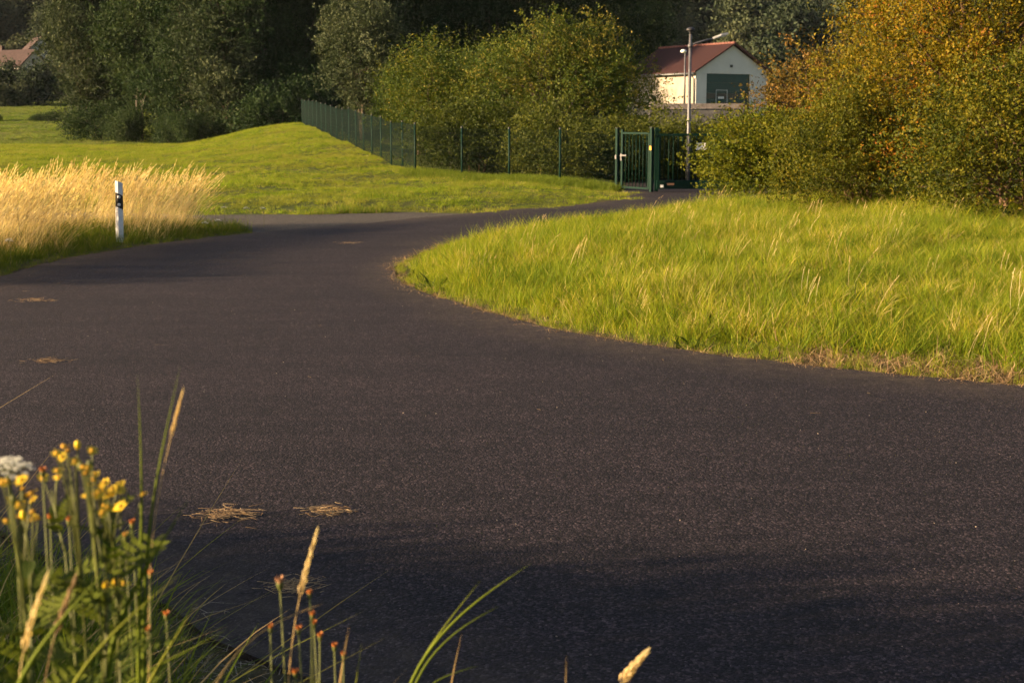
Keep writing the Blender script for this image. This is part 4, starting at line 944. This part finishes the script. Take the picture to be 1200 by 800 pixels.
rg = np.random.default_rng(19); P = np.column_stack([rg.uniform(-7, 5, 2200), rg.uniform(4.4, 24, 2200)]); P = P[inside(P, ROAD)]
de = np.minimum(dist_line(P, NE), np.minimum(dist_line(P, LE), dist_line(P, IE))); P = P[rg.random(len(P)) < 0.05+0.75*np.exp(-de/0.35)]
scatter('loose_straw', np.column_stack([P, np.full(len(P), 0.0235)]), rotz(rg, len(P), 0.02), rg.uniform(0.35, 1.1, len(P)), c_str, 'single straws blown over the road and along its edges', 16)
rg = np.random.default_rng(9); n = 1100
P = np.column_stack([rg.uniform(-7, 6, n), 4.2+rg.random(n)**1.5*17]); P = P[inside(P, ROAD)]
gm = []
for i in range(3):
    bmx = bmesh.new(); bmesh.ops.create_icosphere(bmx, subdivisions=1, radius=1.0)
    for v in bmx.verts: v.co *= rg.uniform(0.7, 1.15); v.co.z *= 0.6
    me = bpy.data.meshes.new('grit'); bmx.to_mesh(me); bmx.free()
    me.materials.append(flat('grit%d' % i, ((0.16, 0.14, 0.125), (0.09, 0.075, 0.07), (0.26, 0.21, 0.17))[i], 0.85)); gm.append(me)
c_gr = proto_collection('grit', gm)
scatter('loose_grit', np.column_stack([P, np.full(len(P), 0.024)]), rotz(rg, len(P), 0.3), 0.002+0.004*rg.random(len(P))**3, c_gr, 'loose grit and tiny stones scattered on the asphalt', 4)

# ------------------------------------------------------------------ foreground plants
def V3(u, v, y): return Vector(at(u, v, y))
def curve(a, b, bow=(0, 0, 0), n=7):
    a, b, bow = Vector(a), Vector(b), Vector(bow); return [a.lerp(b, t/(n-1))+bow*(4*(t/(n-1))*(1-t/(n-1))) for t in range(n)]
def flower_head(m_p, m_d, c, nrm, r, rng):
    nrm = Vector(nrm).normalized(); u = nrm.orthogonal().normalized(); w = nrm.cross(u)
    k = 12
    for i in range(k):
        a = 2*math.pi*i/k+rng.uniform(-.1, .1); d = u*math.cos(a)+w*math.sin(a); t = u*-math.sin(a)+w*math.cos(a); l = r*rng.uniform(0.85, 1.1); lift = nrm*r*rng.uniform(-0.15, 0.2)
        m_p.add([c+d*r*0.25-t*r*0.07, c+d*r*0.25+t*r*0.07, c+d*l*0.75+t*r*0.13+lift*0.6, c+d*l+lift, c+d*l*0.75-t*r*0.13+lift*0.6], [(0,1,2,3,4)])
    n = 8; V = []
    for (rr, hh) in ((0.36, -0.25), (0.40, 0.10), (0.28, 0.24), (0.05, 0.28)):
        V += [c+(u*math.cos(2*math.pi*j/n)+w*math.sin(2*math.pi*j/n))*r*rr+nrm*r*hh for j in range(n)]
    m_d.add(V, [(i*n+j, i*n+(j+1) % n, (i+1)*n+(j+1) % n, (i+1)*n+j) for i in range(3) for j in range(n)], True)
def lobed_leaf(m, a, d, side, L, w):
    """ragwort-like pinnate leaf"""
    a = Vector(a); d = Vector(d).normalized(); side = Vector(side).normalized(); up = d.cross(side)
    k = 6; base = len(m.v)
    m.add([a+d*L*t-side*w*0.06+up*(-L*0.25*t*t) for t in np.linspace(0, 1, 8)]+[a+d*L*t+side*w*0.06+up*(-L*0.25*t*t) for t in np.linspace(0, 1, 8)], [(i, i+1, i+9, i+8) for i in range(7)])
    for i in range(k):
        t = 0.15+0.75*i/k; q = a+d*L*t+up*(-L*0.25*t*t); ww = w*(0.5+0.6*math.sin(math.pi*t))
        for s in (-1, 1):
            tip = q+side*s*ww+d*L*0.10+up*0.002; m.add([q-d*L*0.02, q+side*s*ww*0.6-d*L*0.015, tip, q+side*s*ww*0.55+d*L*0.09, q+d*L*0.04], [(0,1,2,3,4)])
def ragwort(base, tops, label, seed, depth):
    """tops: list of (u, v, flower count)"""
    rng = random.Random(seed); root = empty('ragwort_plant', base, 0, label, 'wild flower', 'ragwort plants on the near verge'); B = Vector(base)
    m = MB()
    pts = [V3(u, v, depth+rng.uniform(-.06, .06)) for u, v, _ in tops]
    cen = sum(pts, Vector())/len(pts); low = min(p.z for p in pts)
    fork = Vector((cen.x*0.6+B.x*0.4, cen.y, low-0.085))
    st = curve(Vector(), fork-B, (rng.uniform(-.03, .03), rng.uniform(-.02, .02), 0)); m.tube(st, [0.0030-0.0002*i for i in range(7)], 6)
    def leaf(q, L, w, up=0.5):
        a = rng.uniform(0, 6.28); ml = MB(); lobed_leaf(ml, q, (math.cos(a), math.sin(a), up), (-math.sin(a), math.cos(a), 0.1), L, w)
        me = ml.mesh('leaf', M['weed_leaf']); t_ = me.attributes.new('tint', 'FLOAT', 'POINT'); t_.data.foreach_set('value', np.full(len(me.vertices), rng.random(), np.float32)); link('leaf', me, None, root)
    for i in range(22):
        f = rng.uniform(0.5, 1.0); k = min(5, int(f*6)); q = st[k].lerp(st[k+1], rng.random()); leaf(q, rng.uniform(0.05, 0.11), rng.uniform(0.018, 0.032), rng.uniform(0.2, 0.9))
    for (u, v, k), tp in zip(tops, pts):
        c = tp-B; start = st[rng.choice((4, 5, 6))]
        br = curve(start, c-Vector((0, 0, 0.016)), (rng.uniform(-.006, .006)+(c.x-start.x)*0.22, 0, -0.004)); m.tube(br, [0.0018-0.00013*i for i in range(7)], 5)
        for j in range(4): leaf(br[rng.randint(1, 4)], rng.uniform(0.025, 0.055), 0.011, 0.9)
        for j in range(max(2, round(k*0.95))):
            e = c+Vector((rng.gauss(0, 0.0125), rng.gauss(0, 0.014), rng.gauss(0, 0.006))); m.tube([br[4], br[5].lerp(e, 0.5)+Vector((0,0,-0.003)), e], 0.0010, 4, cap=False)
            nr = Vector((rng.gauss(0, .4), rng.gauss(-0.35, .35), 1)); r = rng.uniform(0.007, 0.0095)
            md = MB()
            if rng.random() < 0.82:
                mp = MB(); flower_head(mp, md, e, nr, r, rng); hd = md.build('flower_head', M['disc'], root)
                # petals welded into one ring below the disc
                ring = [e+Vector((math.cos(t), math.sin(t), 0))*r*0.3 for t in np.linspace(0, 6.283, 9)[:-1]]; mp.add(ring, [tuple(range(8))])
                mp.build('petals', M['petal'], hd)
            else:
                md.lathe(e, [(0.001, -0.006), (0.0034, -0.003), (0.0038, 0.002), (0.0026, 0.005), (0.0003, 0.006)], 7); md.build('flower_bud', M['petal'] if rng.random() < 0.5 else M['stem'], root)
    m.build('stem', M['stem'], root)
    return root
def gz(u, y):
    x = (u-600)/FPX*y; return x, y, hz(x, y)
ragwort(gz(60, 1.75), [(82, 535, 6), (60, 560, 4)], 'ragwort at the left with the highest yellow heads beside the white umbel', 1, 1.75)
ragwort(gz(20, 1.62), [(22, 578, 7), (38, 606, 7), (10, 568, 3)], 'ragwort at the left photo edge, flowering just under the white umbel', 2, 1.62)
ragwort(gz(115, 1.7), [(104, 543, 6), (121, 557, 3), (126, 571, 8), (141, 573, 7), (114, 586, 4), (128, 600, 4)], 'fullest ragwort with broad yellow clusters, rightmost of the three', 3, 1.7)
ragwort(gz(136, 1.9), [(136, 682, 5), (128, 690, 3)], 'low ragwort with one small yellow cluster among the blades', 4, 1.9)

# wild carrot
def wild_carrot(base, top, r, label, seed, group=None, fine=True, name='wild_carrot_plant'):
    rng = random.Random(seed); B = Vector(base); root = empty(name, base, 0, label, 'wild flower', group); T = Vector(top)-B
    m = MB(); mu = MB(); m.tube(curve(Vector(), T-Vector((0,0,r*0.55)), (0.02, 0, 0)), [0.003]*7 if fine else [0.004]*7, 6 if fine else 4)
    hub = T-Vector((0,0,r*0.55)); ku = 34 if fine else 9
    for i in range(ku):
        f = math.sqrt((i+0.5)/ku); a = i*2.39996; e = T+Vector((math.cos(a)*r*f, math.sin(a)*r*f, -r*0.50*f*f+rng.uniform(-1, 1)*r*0.10))
        m.tube([hub, hub.lerp(e, 0.55)-Vector((0,0,r*0.07)), e-Vector((0,0,0.002))], 0.0006 if fine else 0.0015, 3, cap=False)
        for j in range(16 if fine else 3):
            g = math.sqrt(rng.random())*r*(0.17 if fine else 0.26); b = rng.uniform(0, 6.28); c = e+Vector((math.cos(b)*g, math.sin(b)*g, rng.uniform(-r*0.05, r*0.10))); s = r*(0.042 if fine else 0.16)
            w = rng.uniform(0, 1.5)
            for q in range(2):
                dx, dy = math.cos(w+q*1.57)*s, math.sin(w+q*1.57)*s
                mu.add([c+Vector((dx, dy, s*0.7)), c+Vector((-dy*0.45, dx*0.45, 0)), c-Vector((dx, dy, s*0.5)), c+Vector((dy*0.45, -dx*0.45, 0))], [(0,1,2,3)])
    m.build('stem', M['stem'], root); mu.build('umbel', M['umbel'], root); return root
b = gz(6, 1.7); wild_carrot(b, V3(8, 538, 1.7), 0.031, 'wild carrot with large white umbel at the left photo edge, foreground', 1)

# named stalks and buds
def grass_stalk(pts, w0, label, mat, spike=None, name='grass_stalk', group=None, tint=0.5, w1=None):
    """a long near blade: flat V-section ribbon along given points, root first"""
    P = [Vector(p) for p in pts]; n = 48
    A_ = np.array([tuple(p) for p in P]); cum = np.concatenate([[0], np.cumsum(np.linalg.norm(np.diff(A_, axis=0), axis=1))])
    t_ = np.linspace(0, cum[-1], 61); D_ = np.column_stack([np.interp(t_, cum, A_[:, j]) for j in range(3)])
    for _ in range(30): D_[1:-1] = 0.25*D_[:-2]+0.5*D_[1:-1]+0.25*D_[2:]
    t2 = np.linspace(0, 60, n); C_ = [Vector([np.interp(q_, np.arange(61), D_[:, j]) for j in range(3)]) for q_ in t2]
    root = empty(name, P[0], 0, label, 'grass', group); m = MB(); V = []
    for i, c in enumerate(C_):
        t = i/(n-1); d = (C_[min(i+1, n-1)]-C_[max(i-1, 0)]).normalized(); sd = d.cross(Vector((0.25, -1, 0.1))).normalized(); up = sd.cross(d)
        w = w0*(0.8+0.3*t) if t < 0.7 else w0*(1.01*(1-((t-0.7)/0.3)**1.7)+0.03)
        if w1: w = w1*(1-0.55*t)
        V += [c-P[0]-sd*w, c-P[0]+up*w*0.5, c-P[0]+sd*w, c-P[0]-up*w*0.1]
    F = []
    for i in range(n-1):
        for a in range(4): F.append((4*i+a, 4*i+(a+1) % 4, 4*i+4+(a+1) % 4, 4*i+4+a))
    m.add(V, F, True); me = m.mesh('blade', mat)
    at_ = me.attributes.new('tint', 'FLOAT', 'POINT'); at_.data.foreach_set('value', np.full(len(me.vertices), tint, np.float32))
    link('blade', me, None, root)
    if spike:
        L, sw, smat = spike; rng = random.Random(len(label)); ms = MB(); tot = 0; i = n-1
        while i > 0 and tot < L: tot += (C_[i]-C_[i-1]).length; i -= 1
        seg = C_[i:]
        for j in range(34):
            t = j/33*(len(seg)-1); k = min(int(t), len(seg)-2); c = seg[k].lerp(seg[k+1], t-k)-P[0]; d = (seg[k+1]-seg[k]).normalized()
            a = j*2.4; o = d.orthogonal().normalized(); o = o*math.cos(a)+d.cross(o)*math.sin(a); ww = sw*(1-0.6*(j/33))
            q = c+o*ww*0.5; e = d*0.010*1.2+o*ww*0.5; s = d.cross(o)*ww*0.45
            ms.add([q-d*0.003, q+e*0.5+s, q+e, q+e*0.5-s, q+e*0.5+o*ww*0.4], [(0,1,4),(1,2,4),(2,3,4),(3,0,4)])
        me = ms.mesh('seed_spike', smat); a_ = me.attributes.new('tint', 'FLOAT', 'POINT'); a_.data.foreach_set('value', np.linspace(0.35, 0.8, len(me.vertices)).astype(np.float32))
        link('seed_spike', me, None, root)
    return root
def stalk(px_pts, y, w0, label, mat=None, spike=None, tint=0.5, w1=None, name='grass_stalk'):
    p1, p2 = V3(*px_pts[0], y), V3(*px_pts[1], y); dx = max(-0.12, min(0.12, (p1.x-p2.x)*1.2))
    base = Vector((p1.x+dx, y, hz(p1.x+dx, y)-0.01)); pts = [base]+[V3(u, v, y) for u, v in px_pts]
    return grass_stalk(pts, w0, label, mat or M['blade_near'], spike, name, None, tint, w1)
stalk([(160, 700), (170, 605), (166, 520), (161, 438)], 1.75, 0.0025, 'left upright blade of the tall V shaped grass pair', tint=0.35)
stalk([(166, 700), (176, 575), (195, 505), (211, 430)], 1.72, 0.0024, 'right leaning blade of the tall V shaped grass pair', tint=0.45)
stalk([(172, 640), (190, 540), (200, 500), (213, 462)], 1.74, 0.001, 'small golden seed spike beside the tall V shaped grass pair', M['straw'], (0.045, 0.0022, M['straw']), 0.6, 0.0007)
stalk([(120, 740), (155, 690), (185, 640), (221, 586)], 1.7, 0.0042, 'broad single blade right of the ragwort, tip over the asphalt', tint=0.5)
stalk([(335, 800), (343, 735), (352, 672), (371, 624)], 1.9, 0.001, 'bright golden seed spike rising alone left of centre at the bottom', M['straw'], (0.085, 0.0045, M['straw']), 0.55, 0.0011)
stalk([(470, 800), (510, 745), (550, 705), (622, 660)], 2.2, 0.0032, 'longest blade of the right leaning green tuft at bottom centre', tint=0.5)
stalk([(472, 802), (512, 742), (540, 708), (563, 680)], 2.22, 0.0028, 'upper short blade of the right leaning green tuft', tint=0.6)
stalk([(476, 800), (520, 742), (550, 722), (584, 710)], 2.18, 0.0026, 'lower short blade of the right leaning green tuft', tint=0.4)
stalk([(524, 812), (530, 785), (536, 762), (541, 742)], 2.2, 0.0018, 'thin brownish blade under the right leaning green tuft', M['straw'], None, 0.2)
stalk([(480, 803), (505, 788), (530, 784), (560, 780)], 2.2, 0.0025, 'low horizontal blade under the right leaning green tuft', tint=0.3)
stalk([(700, 840), (716, 800), (730, 782), (757, 764)], 2.0, 0.001, 'fuzzy pale seed head cut by the bottom photo edge right of centre', M['straw'], (0.05, 0.008, M['straw']), 0.8, 0.0012)
stalk([(662, 830), (662, 800), (663, 785), (664, 767)], 2.1, 0.0018, 'short blunt stem tip at the bottom edge left of the fuzzy seed head', M['straw'], None, 0.3)
stalk([(392, 830), (398, 790), (403, 765), (409, 733)], 1.95, 0.0022, 'upright straw coloured blade at bottom between orange buds', M['straw'], None, 0.45)
stalk([(412, 830), (415, 795), (419, 775), (424, 753)], 1.95, 0.0020, 'upright green blade at bottom right of the orange buds', tint=0.6)
stalk([(230, 830), (262, 770), (310, 722), (378, 707)], 1.9, 0.0014, 'arching dry stalk bending right at bottom left', M['straw'], None, 0.35)
stalk([(110, 800), (160, 792), (215, 770), (268, 735)], 1.8, 0.0026, 'long low blade sweeping right at bottom left', tint=0.6)
stalk([(150, 830), (185, 775), (210, 745), (231, 706)], 1.8, 0.0034, 'broad orange tipped blade left of the arching dry stalk', tint=0.75)
stalk([(15, 760), (35, 715), (45, 695), (55, 675)], 1.5, 0.001, 'golden seed spike low at the left under the ragwort', M['straw'], (0.075, 0.004, M['straw']), 0.6, 0.001)
stalk([(45, 790), (60, 735), (75, 700), (88, 678)], 1.55, 0.001, 'second dull seed spike low at the left under the ragwort', M['thatch'], (0.06, 0.004, M['thatch']), 0.6, 0.001)
stalk([(0, 800), (60, 740), (100, 690), (131, 660)], 1.5, 0.0046, 'widest green blade crossing the lower left corner', tint=0.55)
stalk([(60, 810), (120, 750), (170, 700), (212, 672)], 1.6, 0.0030, 'long thin blade reaching right across the lower left verge', tint=0.6)

def bud_plant(u, v, y, r, label, mat='bud', du=-12, group='orange bud stalks on the near verge'):
    base = Vector(gz(u+du, y)); T = V3(u, v, y); root = empty('hawkweed_stalk', base, 0, label, 'wild flower', group)
    m = MB(); m.tube(curve(Vector(), T-base, (0.012*random.Random(u).uniform(-1, 1), 0, 0)), [0.0013]*7, 5); m.build('stem', M['stem'], root)
    m = MB(); e = T-base; m.lathe(e, [(0.0008, -r*1.6), (r*0.62, -r*0.9), (r*0.66, 0), (r*0.5, r*0.3)], 9); m.build('calyx', M['stem'], root)
    m = MB(); rr = random.Random(v)
    for j in range(16):
        a = j*2.4; f = math.sqrt((j+.5)/16)*r*0.62; q = e+Vector((math.cos(a)*f, math.sin(a)*f, 0)); tip = e+Vector((math.cos(a)*f*1.8, math.sin(a)*f*1.8, r*rr.uniform(0.7, 1.2))); s = Vector((-math.sin(a), math.cos(a), 0))*r*0.24
        m.add([q-s, q+s, tip+s*0.6, tip-s*0.6], [(0,1,2,3)])
    m.build('florets', M[mat], root); return root
bud_plant(328, 682, 1.9, 0.0075, 'brownish faded flower head left of the bright golden spike', 'clover', 3)
for (u, v, y, lab) in [(363, 695, 1.95, 'orange bud just right of the bright golden spike'), (366, 720, 1.95, 'upper of two orange buds below the one beside the golden spike'), (368, 730, 1.97, 'lower of two orange buds below the one beside the golden spike'),
   (317, 735, 1.9, 'orange bud low at left of the faded brown head'), (350, 737, 1.92, 'orange bud close under the golden spike'), (375, 745, 2.0, 'brown bud on a short stem right of the golden spike'), (392, 757, 2.0, 'orange bud left of the straw coloured blade'), (403, 767, 2.0, 'lowest orange bud touching the straw coloured blade'),
   (346, 788, 1.9, 'orange bud at the bottom edge under the golden spike'), (155, 613, 1.9, 'higher of two reddish buds right of the fullest ragwort'), (147, 628, 1.9, 'lower of two reddish buds right of the fullest ragwort'), (59, 607, 1.8, 'reddish bud between the left and fullest ragworts'), (81, 609, 1.8, 'reddish bud close left of the fullest ragwort'),
   (176, 672, 1.9, 'small reddish bud left of the broad single blade tip'), (195, 720, 1.85, 'orange bud among blades below the broad single blade'), (173, 738, 1.85, 'low orange bud in the lower left blades'), (50, 552, 1.75, 'reddish bud left of the highest yellow heads')]:
    bud_plant(u, v, y, 0.0052, lab)

# far white umbels: small wild carrots in the verge and island
def far_umbel(u, v, y, r, label, group):
    q = at(u, v, y); wild_carrot((q[0], q[1], hz(q[0], q[1])), q, r, label, int(u), group, False)
for u, v, y, lab in [(20, 243, 21.5, 'white umbel in the dry grass at the left photo edge'), (255, 257, 24.6, 'white umbel low at the right end of the verge grass'), (262, 242, 25.5, 'white umbel at the right end of the dry grass'), (288, 243, 26.0, 'white umbel at the outermost right tip of the dry grass'), (308, 243, 26.5, 'lone white umbel beside the gravel track'), (10, 280, 19.8, 'white umbel low in the verge at the left photo edge'), (240, 260, 24.3, 'dull white umbel in the green verge strip')]:
    far_umbel(u, v, y, 0.055, lab, 'white umbels in the left verge')
for u, v, y, lab in [(870, 277, 22.5, 'white umbel in the island grass below the yellow green bush'), (1025, 269, 24.5, 'white umbel in the island grass under the dark bush gap'), (1067, 280, 23, 'white umbel in the island grass, middle of the right group'), (1074, 288, 21.5, 'white umbel in the island grass, lowest of the right group'), (1188, 270, 23, 'white umbel in the island grass near the right photo edge'), (1196, 278, 22, 'white umbel in the island grass touching the right photo edge')]:
    far_umbel(u, v, y, 0.04, lab, 'white umbels in the island grass')

# ------------------------------------------------------------------ thin evening haze
m = MB(); m.box((0, 300, 94), (1260, 1240, 190.2)); hzb = m.build('haze', None)
hm = bpy.data.materials.new('haze'); hm.use_nodes = True; hm.node_tree.nodes.remove(hm.node_tree.nodes['Principled BSDF'])
pv = hm.node_tree.nodes.new('ShaderNodeVolumePrincipled'); pv.inputs['Color'].default_value = (0.80, 0.88, 1.0, 1); pv.inputs['Density'].default_value = 0.00004
hm.node_tree.links.new(pv.outputs[0], hm.node_tree.nodes['Material Output'].inputs['Volume']); hzb.data.materials.append(hm)
props(hzb, 'thin evening haze over the valley', None, None, 'stuff')
